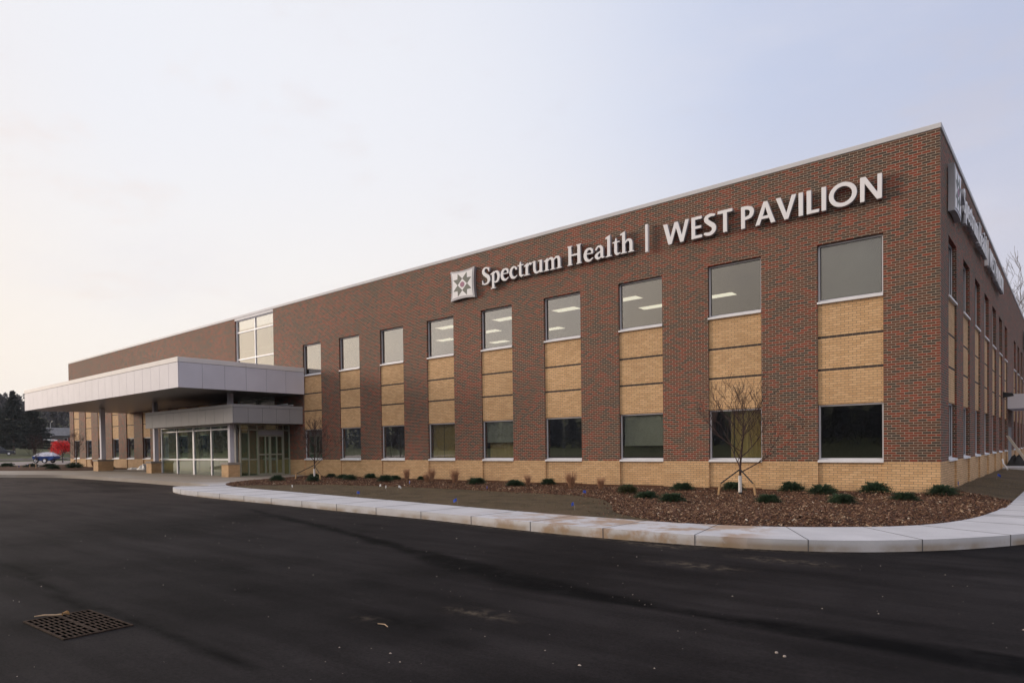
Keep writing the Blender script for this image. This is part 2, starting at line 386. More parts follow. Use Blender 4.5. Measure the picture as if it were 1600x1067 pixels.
def concrete_mat():
    m, t, p = mat('pale_concrete'); oc = ocoord(t); s = N(t, 'ShaderNodeSeparateXYZ'); lk(t, oc, s.inputs[0])
    f1 = noise(t, oc, 90, 3, .7); f2 = noise(t, oc, 1.1, 6, .62)
    k = mth(t, 'MULTIPLY', mrange(t, f1, .3, .7, .93, 1.06, 'LINEAR'), mrange(t, f2, .3, .7, .87, 1.07, 'LINEAR'))
    v = N(t, 'ShaderNodeVectorMath', operation='SCALE'); v.inputs[0].default_value = (.58, .575, .60); lk(t, k, v.inputs['Scale'])
    # rust-brown mud washed over the slabs near the bed's low point
    ax = mth(t, 'MULTIPLY', mrange(t, s.outputs[0], -8.5, -5.0), mrange(t, s.outputs[0], -.9, -1.7, 0, 1))
    md = mth(t, 'MULTIPLY', ax, mrange(t, noise(t, oc, 1.7, 6, .62), .43, .58))
    o = mix(t, mth(t, 'MULTIPLY', md, .72), v.outputs[0], (.36, .21, .10))
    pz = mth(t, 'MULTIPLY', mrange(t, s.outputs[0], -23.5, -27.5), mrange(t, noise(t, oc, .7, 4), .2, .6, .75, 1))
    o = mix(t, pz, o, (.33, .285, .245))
    low = mrange(t, s.outputs[2], -1.10, -.99, 1, 0)
    g = mth(t, 'MULTIPLY', low, mrange(t, noise(t, oc, 1.2, 5), .38, .6, .25, 1))
    o = mix(t, mth(t, 'MULTIPLY', g, .75), o, (.28, .20, .115))
    dk = mrange(t, noise(t, oc, .8, 3), .66, .76)
    o = mix(t, mth(t, 'MULTIPLY', dk, .3), o, (.16, .15, .14))
    lk(t, o, p.inputs['Base Color']); p.inputs['Roughness'].default_value = .85; p.inputs['Specular IOR Level'].default_value = .3
    bump(t, p, mth(t, 'ADD', f1, f2), .003, .5); return m
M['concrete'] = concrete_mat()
def soil_mat(name, c1, c2, c3, sc1=60, sc2=6, b=.02):
    m, t, p = mat(name); oc = ocoord(t)
    f1 = noise(t, oc, sc1, 4, .75); f2 = noise(t, oc, sc2, 5, .6)
    o = mix(t, mrange(t, f1, .38, .64), c1, c2); o = mix(t, mrange(t, f2, .40, .72), o, c3)
    lk(t, o, p.inputs['Base Color']); p.inputs['Roughness'].default_value = .95; p.inputs['Specular IOR Level'].default_value = .15
    bump(t, p, f1, b, 1); return m
M['mulch'] = soil_mat('bark_mulch', (.045, .022, .013), (.13, .062, .035), (.085, .048, .03), 55, 3)
M['lawn'] = soil_mat('dormant_lawn', (.095, .068, .042), (.15, .110, .070), (.070, .055, .034), 90, 1.6, .015)
M['lawn_green'] = soil_mat('far_grass', (.060, .070, .030), (.10, .10, .045), (.05, .06, .028), 2, .1, .02)
M['lot'] = soil_mat('worn_parking_surface', (.26, .22, .20), (.33, .28, .26), (.22, .19, .17), 3, .15, .005)
def chip_mat():
    m, t, p = mat('wood_chip'); g = N(t, 'ShaderNodeNewGeometry').outputs['Random Per Island']
    r = N(t, 'ShaderNodeValToRGB'); e = r.color_ramp.elements
    for q, c in ((.3, (.085, .036, .020)), (.6, (.15, .070, .038)), (.88, (.22, .118, .066)), (.975, (.42, .28, .17))):
        x = e.new(q); x.color = (*c, 1)
    e[0].color = (.035, .018, .012, 1); e[-1].color = (.60, .50, .38, 1)
    lk(t, g, r.inputs[0]); lk(t, r.outputs[0], p.inputs['Base Color']); p.inputs['Roughness'].default_value = .85; return m
M['chip'] = chip_mat()
# ---------------------------------------------------------------- terrain, asphalt
def terr(x, y):
    # gently rising farmland beyond the car park, wooded hills far away
    d = np.hypot(x+20, y+5); th = np.arctan2(y, x)
    z = -1.0*np.ones_like(d)
    z += np.interp(d, [0, 115, 135, 160, 210, 260, 420, 700, 1600], [0, 0, .75, 1.15, 3.4, 5.6, 14, 26, 60])*np.where(d > 90, 1, 0)
    hill = (np.sin(th*3+1.0)*.5+np.sin(th*7+2.)*.3+np.sin(th*17)*.2)
    z += np.interp(d, [0, 260, 460, 700, 1600], [0, 0, 9, 18, 26])*(1.0+hill*.35)
    z += (np.sin(x*.11)+np.sin(y*.13+2))*np.interp(d, [120, 300], [0, .25])
    return z
rad = [0, 40, 70, 90, 105, 115, 122, 130, 140, 150, 160, 175, 190, 210, 235, 260, 300, 350, 420, 500, 600, 700, 900, 1200, 1600]
mb = MB(); nth = 120
for r_ in rad[1:]:
    for k in range(nth):
        a = 2*math.pi*k/nth; x, y = -20+r_*math.cos(a), -5+r_*math.sin(a)
        mb.v.append((x, y, float(terr(np.array([x]), np.array([y]))[0])-(.35 if r_ < 100 else .0)))
mb.v.append((-20, -5, -1.5)); c0 = len(mb.v)-1
for k in range(nth): mb.f.append((c0, k, (k+1) % nth))
for i in range(len(rad)-2):
    for k in range(nth): mb.f.append((i*nth+k, (i+1)*nth+k, (i+1)*nth+(k+1) % nth, i*nth+(k+1) % nth))
tag(mb.ob('ground', M['lawn_green'], smooth=True), kind='structure')
def axis(a, fine0, fine1, b, s, g=1.18):
    out = [fine0]; st = s
    x = fine0
    while x > a: st *= g; x -= st; out.append(max(x, a))
    out = out[::-1]; x = fine0
    while x < fine1: x += s; out.append(x)
    st = s
    while x < b: st *= g; x += st; out.append(min(x, b))
    return np.unique(np.array(out))
gx = axis(-78, -20, 4.5, 40, .12); gy = axis(-60, -21, -9, 70, .12)
GX, GY = np.meshgrid(gx, gy); P = np.stack([GX.ravel(), GY.ravel()], -1)
Z = asph(P[:, 0])+.006*np.sin(P[:, 0]*.9)*np.sin(P[:, 1]*.7)
ny, nx = GX.shape
idx = np.arange(nx*ny).reshape(ny, nx)
F = np.stack([idx[:-1, :-1], idx[:-1, 1:], idx[1:, 1:], idx[1:, :-1]], -1).reshape(-1, 4)
me = bpy.data.meshes.new('asphalt_road'); me.from_pydata(np.column_stack([P, Z]).tolist(), [], F.tolist())
def band(pl, wd, wob=.0, seed=0):
    d = dseg(P, [(a, b) for a, b in pl]); n = 0
    rs = np.random.RandomState(seed)
    for k in range(8):
        a = rs.uniform(0, 6.28); f = rs.uniform(.6, 6); n = n+np.sin((P[:, 0]*math.cos(a)+P[:, 1]*math.sin(a))*f+rs.uniform(0, 6))
    wv = np.interp(P[:, 0], [q[0] for q in sorted(pl)], [w_ for _, w_ in sorted(zip([q[0] for q in pl], wd))]) if isinstance(wd, list) else wd
    return np.clip((1.0-d/np.maximum(wv*(1+wob*n*.3), .01))*2.2, 0, 1)
st = band([(-14.7, -11.6), (-9.5, -12.8), (-7.0, -13.45), (-4.2, -14.25), (-2.7, -14.6), (-1.6, -14.8), (0, -15.0), (1.2, -15.05), (2.4, -14.95), (4.4, -14.8)], [.12, .16, .22, .30, .42, .34, .24, .30, .28, .28], .5, 1)
st = np.maximum(st, .9*band([(-9.6, -18.55), (-8.6, -18.6), (-7.5, -18.72), (-6.2, -18.8), (-5.4, -18.8), (-5.1, -18.7), (-4.2, -18.74), (-3.5, -18.72), (-2.8, -18.7), (-2.1, -18.7), (-1.3, -18.66)], .075, .5, 2))
for cx, cy, r_, s_ in [(-2.2, -17.0, .55, .9), (-1.4, -17.2, .3, .5), (-6.3, -16.6, .45, .7), (-9.6, -14.6, .6, .5), (-4.8, -17.3, .25, .6), (-4.0, -16.0, .35, .5), (-13, -12.4, .9, .5), (.2, -17.5, .4, .5), (-7.0, -15.0, .3, .35), (-27, -10.5, 1.6, .6), (-31, -9.3, 1.6, .8), (-35, -9.0, 1.5, .6)]:
    st = np.maximum(st, s_*np.clip(1.2-np.hypot((P[:, 0]-cx)*.8, (P[:, 1]-cy)*1.5)/r_, 0, 1)**1.2)
du = .8*np.clip(1-(dseg(P, outer)-.02)/.28, 0, 1)*np.clip((P[:, 0]+30)/4, 0, 1)*np.clip((1-P[:, 0])/2, 0, 1)
for cx, cy, r_ in [(-2.6, -17.2, .14), (-1.3, -12.4, .45), (-2.6, -10.95, .5), (-.5, -11.3, .5), (-1.9, -16.3, .3)]:
    du = np.maximum(du, .7*np.clip(1.2-np.hypot((P[:, 0]-cx)*.6, (P[:, 1]-cy)*2)/r_, 0, 1))
for nm, arr in (('stain', st), ('dust', du)):
    a = me.attributes.new(nm, 'FLOAT', 'POINT'); a.data.foreach_set('value', arr.astype(np.float32))
me.update(); tag(link('asphalt_road', me, M['asphalt']), kind='structure')
# worn pale car park and roadway beyond the planting
mb = MB(); xs = np.linspace(-140, -78, 12); 
V = [(x, y, -.885+.002*(x+78)*0) for x in xs for y in (-70, -20, 10, 40, 75)]
mb.v = V; mb.f = [(i*5+j, (i+1)*5+j, (i+1)*5+j+1, i*5+j+1) for i in range(11) for j in range(4)]
tag(mb.ob('parking_lot', M['lot']), kind='structure')
mb = MB().box(-141, -140.6, -70, 75, -1.0, -.35); tag(mb.ob('far_kerb', M['concrete']), kind='structure')
# ---------------------------------------------------------------- sidewalk, beds
def sidez(P): return asph(np.asarray(P)[:, 0])+.18
swpoly = outer+[(1.55, 60)]+inner2[::-1][1:]+[(-50.2, -.3)]+inner[::-1][1:]
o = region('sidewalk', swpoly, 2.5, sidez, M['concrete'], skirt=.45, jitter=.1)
bv = o.modifiers.new('edge', 'BEVEL'); bv.width = .025; bv.segments = 2; bv.limit_method = 'ANGLE'; bv.angle_limit = R(60)
# control joints
def near(pl, p):
    best = None
    for a, b in zip(pl[:-1], pl[1:]):
        a = Vector(a); b = Vector(b); d = b-a; t = max(0, min(1, (Vector(p)-a).dot(d)/max(d.length_squared, 1e-9))); q = a+d*t
        if best is None or (q-Vector(p)).length < best[0]: best = ((q-Vector(p)).length, q)
    return best[1]
mj = MB()
jpts = []
acc = 0; last = None
for a, b in zip(outer[:-1], outer[1:]):
    a = Vector(a); b = Vector(b); L = (b-a).length; s_ = 0
    while acc+L-s_ >= 1.72:
        s_ += 1.72-acc; acc = 0; jpts.append(a+(b-a)*(s_/L))
    acc += L-s_
for p in jpts:
    if not (-25 < p.x < 3.2 and p.y < 8): continue
    q = near(inner2, p)
    if (q-p).length > 3.2: q = p+(q-p).normalized()*1.5
    d = (q-p).normalized(); n_ = Vector((-d.y, d.x))*.006
    zt = float(asph(p.x))+.1835; p2 = p-d*.006
    a0, a1, b0, b1 = p2-n_, p2+n_, q-n_, q+n_
    mj.add([(a0.x, a0.y, zt-.22), (a1.x, a1.y, zt-.22), (b1.x, b1.y, zt-.22), (b0.x, b0.y, zt-.22), (a0.x, a0.y, zt), (a1.x, a1.y, zt), (b1.x, b1.y, zt), (b0.x, b0.y, zt)],
           [(0, 3, 2, 1), (4, 5, 6, 7), (0, 1, 5, 4), (1, 2, 6, 5), (2, 3, 7, 6), (3, 0, 4, 7)])
tag(mj.ob('sidewalk_joints', M['seam']), kind='structure')
bedpoly = inner2+[(.0, 60), (0, 0), (-28.9, 0)]
bedpoly = inner2+[(-.05, 60), (-.05, .05), (-28.9, .05)]
lawn1 = [(-22.9, -7.75), (-22.0, -7.0), (-20.3, -5.5), (-18.9, -4.9), (-17.2, -4.6), (-13.8, -4.5), (-10.9, -4.55), (-8.4, -4.8), (-7.2, -5.4), (-6.45, -6.1), (-5.7, -7.1), (-5.1, -8.1), (-4.2, -8.8), (-3.5, -9.0)]
lawnpoly1 = smooth(lawn1, 3)+[p for p in inner2[::-1] if -22.6 < p[0] < -3.6 and p[1] < -7]
lawnpoly2 = [p for p in inner2 if p[0] > 1.3 and p[1] > -1.7]+[(-.02, 60), (-.02, 2.1), (.5, .6)]
region('mulch_bed', bedpoly, .33, lambda P: bedz(P)-.06*(inpoly(P, lawnpoly1) | inpoly(P, lawnpoly2)), M['mulch'], bounds=(-29, 1.6, -9.2, 9))
region('lawn', lawnpoly1, .3, lambda P: bedz(P)+.006, M['lawn'])
region('side_lawn', lawnpoly2, .4, lambda P: bedz(P)+.006, M['lawn'], bounds=(-.1, 1.6, -2, 10))
bed2 = inner+[(-50.2, .3), (-67.2, .3), (-67.3, 14), (-77, 14), (-77, -18)]
region('far_planting_bed', [p for p in bed2 if p[0] >= -78], .8, lambda P: bedz(P, .03), M['mulch'])
# wood chips
rs = np.random.RandomState(5); C = []
cand = np.column_stack([rs.uniform(-27, 1.6, 240000), rs.uniform(-9.2, 3.0, 240000)])
cand = cand[inpoly(cand, inner2[:-1]+[(0, 60), (0, 0), (-28.9, 0)])]; cand = cand[~inpoly(cand, lawnpoly1)]; cand = cand[~inpoly(cand, lawnpoly2)]
d = np.hypot(cand[:, 0]-2.7, cand[:, 1]+21.4); cand = cand[rs.rand(len(cand)) < np.clip((15./d)**2, .12, 1)*.95]
strag = np.column_stack([rs.uniform(-12, -3.5, 2500), rs.uniform(-9, -4.2, 2500)]); strag = strag[inpoly(strag, lawnpoly1)]
strag = strag[rs.rand(len(strag)) < np.exp(-dseg(strag, lawn1)/.25)]; cand = np.vstack([cand, strag])[:60000]
cz = bedz(cand); n = len(cand); L = rs.uniform(.008, .034, n)*rs.choice([1, 1, 1, 1.7], n); W = L*rs.uniform(.25, .6, n); H = rs.uniform(.003, .008, n)
az = rs.uniform(0, 6.28, n); tl = rs.uniform(-.6, .6, n)
ca, sa, ct, stt = np.cos(az), np.sin(az), np.cos(tl), np.sin(tl)
ux = np.stack([ca*ct, sa*ct, stt], -1); uy = np.stack([-sa, ca, 0*sa], -1); uz = np.cross(ux, uy)
cen = np.column_stack([cand, cz+.008+np.abs(stt)*L*.5])
V = np.empty((n, 8, 3)); k = 0
for a in (-1, 1):
    for b in (-1, 1):
        for c in (-1, 1):
            V[:, k] = cen+ux*(a*L)[:, None]+uy*(b*W)[:, None]*.6+uz*(c*H)[:, None]; k += 1
q = np.array([(0, 1, 3, 2), (4, 6, 7, 5), (0, 4, 5, 1), (2, 3, 7, 6), (0, 2, 6, 4), (1, 5, 7, 3)])
F = (np.arange(n)[:, None, None]*8+q[None]).reshape(-1, 4)
me = bpy.data.meshes.new('wood_chips'); me.from_pydata(V.reshape(-1, 3).tolist(), [], F.tolist()); me.update()
tag(link('wood_chips', me, M['chip']), 'loose red-brown wood chips covering the planting bed round the building corner', 'mulch', kind='stuff')
# dry grass blades
cand = np.column_stack([rs.uniform(-23, 1.6, 60000), rs.uniform(-9.2, 9, 60000)])
cand = cand[(inpoly(cand, lawnpoly1)) | (inpoly(cand, lawnpoly2))]; cand = cand[(dseg(cand, lawn1) > .1)][:22000]
cz = bedz(cand); n = len(cand); h = rs.uniform(.015, .05, n); az = rs.uniform(0, 6.28, n); lean = rs.uniform(-.05, .05, (n, 2))
V = np.empty((n, 3, 3)); wd = .005
V[:, 0] = np.column_stack([cand[:, 0]-np.cos(az)*wd, cand[:, 1]-np.sin(az)*wd, cz]); V[:, 1] = np.column_stack([cand[:, 0]+np.cos(az)*wd, cand[:, 1]+np.sin(az)*wd, cz])
V[:, 2] = np.column_stack([cand+lean, cz+h])
me = bpy.data.meshes.new('grass_blades'); me.from_pydata(V.reshape(-1, 3).tolist(), [], np.arange(n*3).reshape(-1, 3).tolist()); me.update()
M['blade'] = simple('dry_grass_blade', (.17, .135, .075), .9, 0, .35, 4)
tag(link('dormant_grass', me, M['blade']), 'short dormant brown grass between the mulch and the sidewalk', 'grass', kind='stuff')
# pale grit on the asphalt
mb = MB(); rs = np.random.RandomState(9)
for k in range(300):
    x, y = rs.uniform(-14, 4), rs.uniform(-20.5, -10.9)
    if dseg([(x, y)], outer)[0] < .15: continue
    s_ = rs.choice([.004, .006, .009, .014], p=[.5, .3, .15, .05]); z = float(asph(x))+.004
    a = rs.uniform(0, 6.28); e = rs.uniform(.5, 1.4)
    P4 = [(x+s_*e*math.cos(a+t), y+s_*math.sin(a+t)*.8, z) for t in np.arange(5)*1.2566]
    mb.add(P4+[(x, y, z+s_*.8)], [(0, 1, 5), (1, 2, 5), (2, 3, 5), (3, 4, 5), (4, 0, 5)])
M['grit'] = simple('pale_grit', (.38, .32, .28), .9, 0, .3, 8)
tag(mb.ob('loose_grit', M['grit']), 'pale grit and crumbs scattered over the dark asphalt', 'grit', kind='stuff')
# ================================================================ building
LX, LY = 67.15, 62.0
ZTOP, ZBR = 8.9, 8.76
ZH2, ZS2, ZH1, ZS1 = 6.32, 4.62, 1.66, 0.0
bld = thing('medical_building', (-33, 20, -1.15), 'long two-storey red and tan brick medical building with lettered sign and entrance canopy', 'building')
def bpart(name, mb_, mt, parent=None, smooth=False):
    return mb_.ob(name, mt, parent or bld, world=True, smooth=smooth)
P0, PIT, W0 = 1.3116, 3.2827, 1.6819
front = [(P0+PIT*i, P0+PIT*i+W0) for i in range(9)]            # distances from the corner
left = [(49.46, 50.88), (52.50, 53.97), (55.56, 56.99), (58.6, 60.1), (61.65, 63.10), (64.67, 66.12)]
mid = [(46.40, 47.78), (43.35, 44.83), (40.21, 41.74)]          # panels behind the canopy
CW = (32.20, 36.60)
sidew = [(1.5049+3.3314*i, 1.5049+3.3314*i+1.70) for i in range(17)]
TH = .34
ops_front = front+mid+left
def fb(mb_, s0, s1, z0, z1, y0=0., y1=TH): mb_.box(-s1, -s0, y0, y1, z0, z1)
def sb(mb_, t0, t1, z0, z1, d0=0., d1=TH): mb_.box(-d1, -d0, t0, t1, z0, z1)
wall = MB(); base = MB(); tan_p = []
# vertical piers of the long front
edges = sorted(ops_front+[CW])
cur = 0.
segs = []
for a, b in edges: segs.append((cur, a)); cur = b
segs.append((cur, LX))
for a, b in segs:
    fb(wall, a, b, 0, ZBR)
    q_ = MB(); fb(q_, a, b, -1.3, 0); bpart('brick_base', q_, M['tan'])
for a, b in ops_front:
    fb(wall, a, b, ZH2 if (a, b) in front+left else ZH2, ZBR)
    for z0, z1 in ((-1.3, 0), (ZH1, ZS2)):
        pm = MB(); fb(pm, a, b, z0, z1, .05, TH); bpart('brick_panel', pm, M['tan'])
fb(wall, CW[0], CW[1], -1.3, 2.2, .0, TH)
# short side
cur = .0; segs = []
DOOR = (23.6, 26.6)
so_ = [t for t in sidew if not (t[0] < DOOR[1]+.4 and t[1] > DOOR[0]-.4)]
for a, b in sorted(so_): segs.append((cur, a)); cur = b
segs.append((cur, LY))
for a, b in segs:
    a2 = a if a > 0 else TH
    sb(wall, a2, b, 0, ZBR); q_ = MB(); sb(q_, a2, b, -1.3, 0); bpart('brick_base', q_, M['tan'])
for a, b in so_:
    sb(wall, a, b, ZH2, ZBR)
    pm = MB(); sb(pm, a, b, -1.3, 0, .05, TH); bpart('brick_panel', pm, M['tan'])
    pm = MB(); sb(pm, a, b, ZH1, ZS2, .05, TH); bpart('brick_panel', pm, M['tan'])
# rear and far walls
wall.box(-LX, -LX+TH, TH, LY, -1.3, ZBR); wall.box(-LX+TH, -TH, LY-TH, LY, -1.3, ZBR)
bpart('brick_wall', wall, M['red'])
cp = MB()
cp.box(-LX-.03, .03, -.03, .45, ZBR, ZTOP); cp.box(-.45, .03, .45, LY+.03, ZBR, ZTOP); cp.box(-LX-.03, -LX+.45, .45, LY+.03, ZBR, ZTOP); cp.box(-LX+.45, -.45, LY-.45, LY+.03, ZBR, ZTOP)
bevel(bpart('coping', cp, M['coping']), .012)
rf = MB().box(-LX+TH, -TH, TH, LY-TH, 7.9, 8.1); bpart('roof', rf, M['panel_dark'])
# interiors: slabs, ceilings and a corridor wall
it = MB()
for z0, z1 in ((-1.2, -.9), (3.2, 3.5)): it.box(-LX+TH, -TH, TH+.01, LY-TH, z0, z1)
bpart('floor_slab', it, M['carpet'])
it = MB().box(-LX+TH, -TH, TH+.01, LY-TH, 6.70, 6.78).box(-LX+TH, -TH, TH+.01, LY-TH, 2.1, 2.16)
bpart('ceiling', it, M['inner'])
it = MB().box(-LX+TH, -14, 13.0, 13.1, 3.5, 6.7).box(-14.1, -14, 13.1, LY-TH, 3.5, 6.7)
bpart('upper_partition', it, M['inner'])
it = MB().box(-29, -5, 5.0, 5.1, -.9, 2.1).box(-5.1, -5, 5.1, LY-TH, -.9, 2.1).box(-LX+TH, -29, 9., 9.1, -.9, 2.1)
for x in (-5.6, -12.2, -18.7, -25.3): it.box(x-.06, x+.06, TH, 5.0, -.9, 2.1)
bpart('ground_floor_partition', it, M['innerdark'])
lm = MB().box(-.6, .6, -.3, .3, .026, .03); lme = lm.mesh('ceiling_light')
for x, y in [(-8.35, 6.2), (-11.35, 6.25), (-11.45, 4.0), (-11.5, 9.6), (-14.45, 3.95), (-14.45, 7.6), (-17.8, 3.7), (-20.55, 5.8), (-22.5, 8.9), (-21.3, 3.3), (-24.1, 6.1), (-17.8, 7.6)]:
    link('ceiling_light', lme, M['lamp'], bld, Vector((x, y, 6.665))-bld.location)
# windows -------------------------------------------------------------
fr_cache = {}
def win_meshes(w_, h_, sill=True):
    key = (round(w_, 3), round(h_, 3))
    if key in fr_cache: return fr_cache[key]
    f = MB(); t_ = .05
    # local: x along the wall 0..w, y depth (outside = 0, frame .11-.19), z 0..h
    f.box(0, w_, .11, .19, h_-t_, h_); f.box(0, w_, .11, .19, .0, t_); f.box(0, t_, .11, .19, t_, h_-t_); f.box(w_-t_, w_, .11, .19, t_, h_-t_)
    g = MB().box(t_, w_-t_, .145, .155, t_, h_-t_)
    s_ = MB(); s_.add([(-.0, -.03, -.075), (w_, -.03, -.075), (w_, .109, -.0749), (0, .109, -.0749), (0, -.03, -.02), (w_, -.03, -.02), (w_, .109, .012), (0, .109, .012)],
                      [(0, 3, 2, 1), (4, 5, 6, 7), (0, 1, 5, 4), (1, 2, 6, 5), (2, 3, 7, 6), (3, 0, 4, 7)])
    gk = MB(); q_ = .018; o_ = .135
    gk.box(t_, w_-t_, o_, .146, h_-t_-q_, h_-t_); gk.box(t_, w_-t_, o_, .146, t_, t_+q_); gk.box(t_, t_+q_, o_, .146, t_+q_, h_-t_-q_); gk.box(w_-t_-q_, w_-t_, o_, .146, t_+q_, h_-t_-q_)
    fr_cache[key] = (f.mesh('frame'), g.mesh('pane'), s_.mesh('sill'), gk.mesh('gasket')); return fr_cache[key]
def window(origin, w_, h_, rz=0, covering=None, gl_='glass'):
    fm, gm, sm, km = win_meshes(w_, h_)
    o = link('window', fm, M['alu'], bld, Vector(origin)-bld.location); o.rotation_euler = (0, 0, rz)
    link('pane', gm, M[gl_], o); link('sill', sm, M['alu_white'], o); link('gasket', km, M['black'], o)
    if covering: covering(o, w_, h_)
    return o
def drape(o, w_, h_, x0, x1, z1, m_, y=.33):
    mb_ = MB(); n = int((x1-x0)/.022)+2; z0 = -.6
    for i in range(n):
        x = x0+(x1-x0)*i/(n-1); yy = y+.035*math.sin(x*38+math.sin(x*9)*1.2)+.012*math.sin(x*91)
        mb_.v += [(x, yy, z0), (x, yy*.9+y*.1, z1)]
    mb_.f = [(2*i, 2*i+2, 2*i+3, 2*i+1) for i in range(n-1)]
    link('curtain', mb_.mesh('curtain', True), m_, o)
def roller(o, w_, h_, frac, m_, y=.25):
    z = h_-.03; b_ = MB().box(.07, w_-.07, y, y+.006, z-(h_-.08)*frac, z).box(.07, w_-.07, y-.012, y+.018, z-(h_-.08)*frac-.03, z-(h_-.08)*frac)
    link('blind', b_.mesh('blind'), m_, o)
    link('blind_cassette', MB().box(.06, w_-.06, y-.04, y+.06, z, z+.1).mesh('blind_cassette'), m_, o)
low = {1: lambda o, w_, h_: drape(o, w_, h_, w_*.36, w_+.2, h_+.2, M['curtain']),
       2: lambda o, w_, h_: roller(o, w_, h_, .70, M['blind']),
       4: lambda o, w_, h_: (roller(o, w_, h_, .56, M['blind']), drape(o, w_, h_, .12, w_+.2, h_+.2, M['curtain'], .42)),
       5: lambda o, w_, h_: drape(o, w_, h_, -.1, w_+.2, h_+.2, M['curtain']),
       6: lambda o, w_, h_: drape(o, w_, h_, .8, w_+.2, h_+.2, M['curtain_dark']),
       7: lambda o, w_, h_: drape(o, w_, h_, -.1, w_+.2, h_+.2, M['curtain_dark']),
       8: lambda o, w_, h_: drape(o, w_, h_, -.1, w_+.2, h_+.2, M['curtain_dark'])}
for i, (a, b) in enumerate(front):
    window((-b, 0, ZS1+.05), b-a, ZH1-.05, covering=low.get(i))
    up = (lambda o, w_, h_: roller(o, w_, h_, .97, M['blind_grey'], .24)) if i == 0 else None
    window((-b, 0, ZS2+.05), b-a, ZH2-ZS2-.05, covering=up)
for i, (a, b) in enumerate(left+mid):
    window((-b, 0, ZS1+.05), b-a, ZH1-.05, covering=(lambda o, w_, h_: drape(o, w_, h_, .3, w_*.7, h_+.2, M['curtain_dark'])))
    window((-b, 0, ZS2+.05), b-a, ZH2-ZS2-.05)
for a, b in so_:      # the side face looks along +x
    window((0, a, ZS1+.05), b-a, ZH1-.05, R(90)); window((0, a, ZS2+.05), b-a, ZH2-ZS2-.05, R(90))
# tall glazed bay over the entrance
cwf = MB(); a, b = CW; zt, zb_ = 8.62, 2.2
for s_ in (a+.04, (a+b)/2, b-.04): cwf.box(-s_-.04, -s_+.04, .10, .22, zb_, zt)
cz_ = [zb_, 3.5, 4.55, 6.20, 7.88, zt]
for z in cz_:
    for x0, x1 in ((-b+.08, -(a+b)/2-.04), (-(a+b)/2+.04, -a-.08)): cwf.box(x0, x1, .10, .22, max(z-.04, zb_), min(z+.04, zt))
cwo = bpart('curtain_wall', cwf, M['alu_white'])
for z0, z1 in zip(cz_[:-1], cz_[1:]):
    for x0, x1 in ((-b+.08, -(a+b)/2-.04), (-(a+b)/2+.04, -a-.08)):
        g_ = MB().box(x0, x1, .15, .16, z0+.04, z1-.04).ob('pane', M['glass'], cwo, world=True)
wt = MB().box(-b, -a, .0, TH, zt, ZBR); bpart('bay_lintel', wt, M['coping'])
M['floor_mat'] = simple('brown_entrance_matting', (.10, .075, .05), .9, 0)
M['trim'] = simple('bright_edge_trim', (.74, .70, .69), .6, 0, .05, 1, spec=.2)
# ---------------------------------------------------------------- canopies
def panels_x(mb_, x0, x1, y, z0, z1, n, gap=.012, out=-1, t_=.03):
    for i in range(n):
        a_ = x0+(x1-x0)*i/n+gap/2; b_ = x0+(x1-x0)*(i+1)/n-gap/2
        mb_.box(a_, b_, min(y, y+out*t_), max(y, y+out*t_), z0, z1)
def panels_y(mb_, y0, y1, x, z0, z1, n, gap=.012, t_=.03):
    for i in range(n):
        a_ = y0+(y1-y0)*i/n+gap/2; b_ = y0+(y1-y0)*(i+1)/n-gap/2
        mb_.box(x, x+t_, a_, b_, z0, z1)
def canopy(name, X0, X1, Y0, z0, z1, lip, nx_, ny_, m_, lipm):
    c = MB().box(X0, X1, Y0, -.005, z0+.05, z1-.03); root = bpart(name, c, M['seam'])
    f = MB()
    panels_x(f, X0-.03, X1+.03, Y0-.005, z0, z1-lip, nx_); panels_y(f, Y0-.005, -.01, X1+.005, z0, z1-lip, ny_)
    c_ = bevel(f.ob('fascia', m_, root, world=True), .004)
    f2 = MB(); 
    panels_x(f2, X0-.03, X1+.045, Y0-.005, z1-lip+.012, z1, max(3, nx_//4), t_=.045); panels_y(f2, Y0-.005, -.01, X1+.005, z1-lip+.012, z1, 2, t_=.045)
    f2.box(X0-.03, X1+.005, Y0-.005, -.02, z1-.028, z1-.002)
    bevel(f2.ob('edge_trim', lipm, root, world=True), .004)
    s_ = MB(); n = max(3, int((X1-X0)/1.2))
    panels_x(s_, X0, X1, 0, 0, 0, 0)
    for i in range(n):
        a_ = X0+(X1-X0)*i/n+.006; b_ = X0+(X1-X0)*(i+1)/n-.006; s_.box(a_, b_, Y0+.02, -.02, z0+.02, z0+.045)
    s_.ob('soffit', M['soffit'], root, world=True)
    return root
big = canopy('entrance_canopy', -53.6, -29.18, -6.97, 3.60, 5.05, .24, 24, 6, M['panel'], M['trim'])
lowc = canopy('vestibule_roof', -39.95, -29.38, -4.13, 1.97, 2.93, .17, 11, 5, M['panel_dark'], M['panel_dark'])
mbr = MB()
for y_, z_ in ((-.55, 2.98), (-.9, 3.02)): mbr.box(-33.5, -29.5, y_, y_+.05, z_, z_+.05)
mbr.ob('roof_rail', M['alu_white'], lowc, world=True)
def column(cx, cy, zp0, zp1, px, py, segs_, r_=.125):
    c = MB()
    for z0, z1 in segs_: c.box(cx-r_, cx+r_, cy-r_, cy+r_, z0, z1)
    o = bpart('column', c, M['panel']); bevel(o, .02, 2)
    MB().box(*px, *py, zp0, zp1-.12).ob('plinth', M['tan'], o, world=True)
    bevel(MB().box(px[0]-.04, px[1]+.04, py[0]-.04, py[1]+.04, zp1-.12, zp1).ob('plinth_cap', M['concrete'], o, world=True), .015)
column(-30.96, -3.42, -1.1, -.08, (-31.35, -30.62), (-3.78, -3.0), [(-.08, 1.99), (2.92, 3.61)])
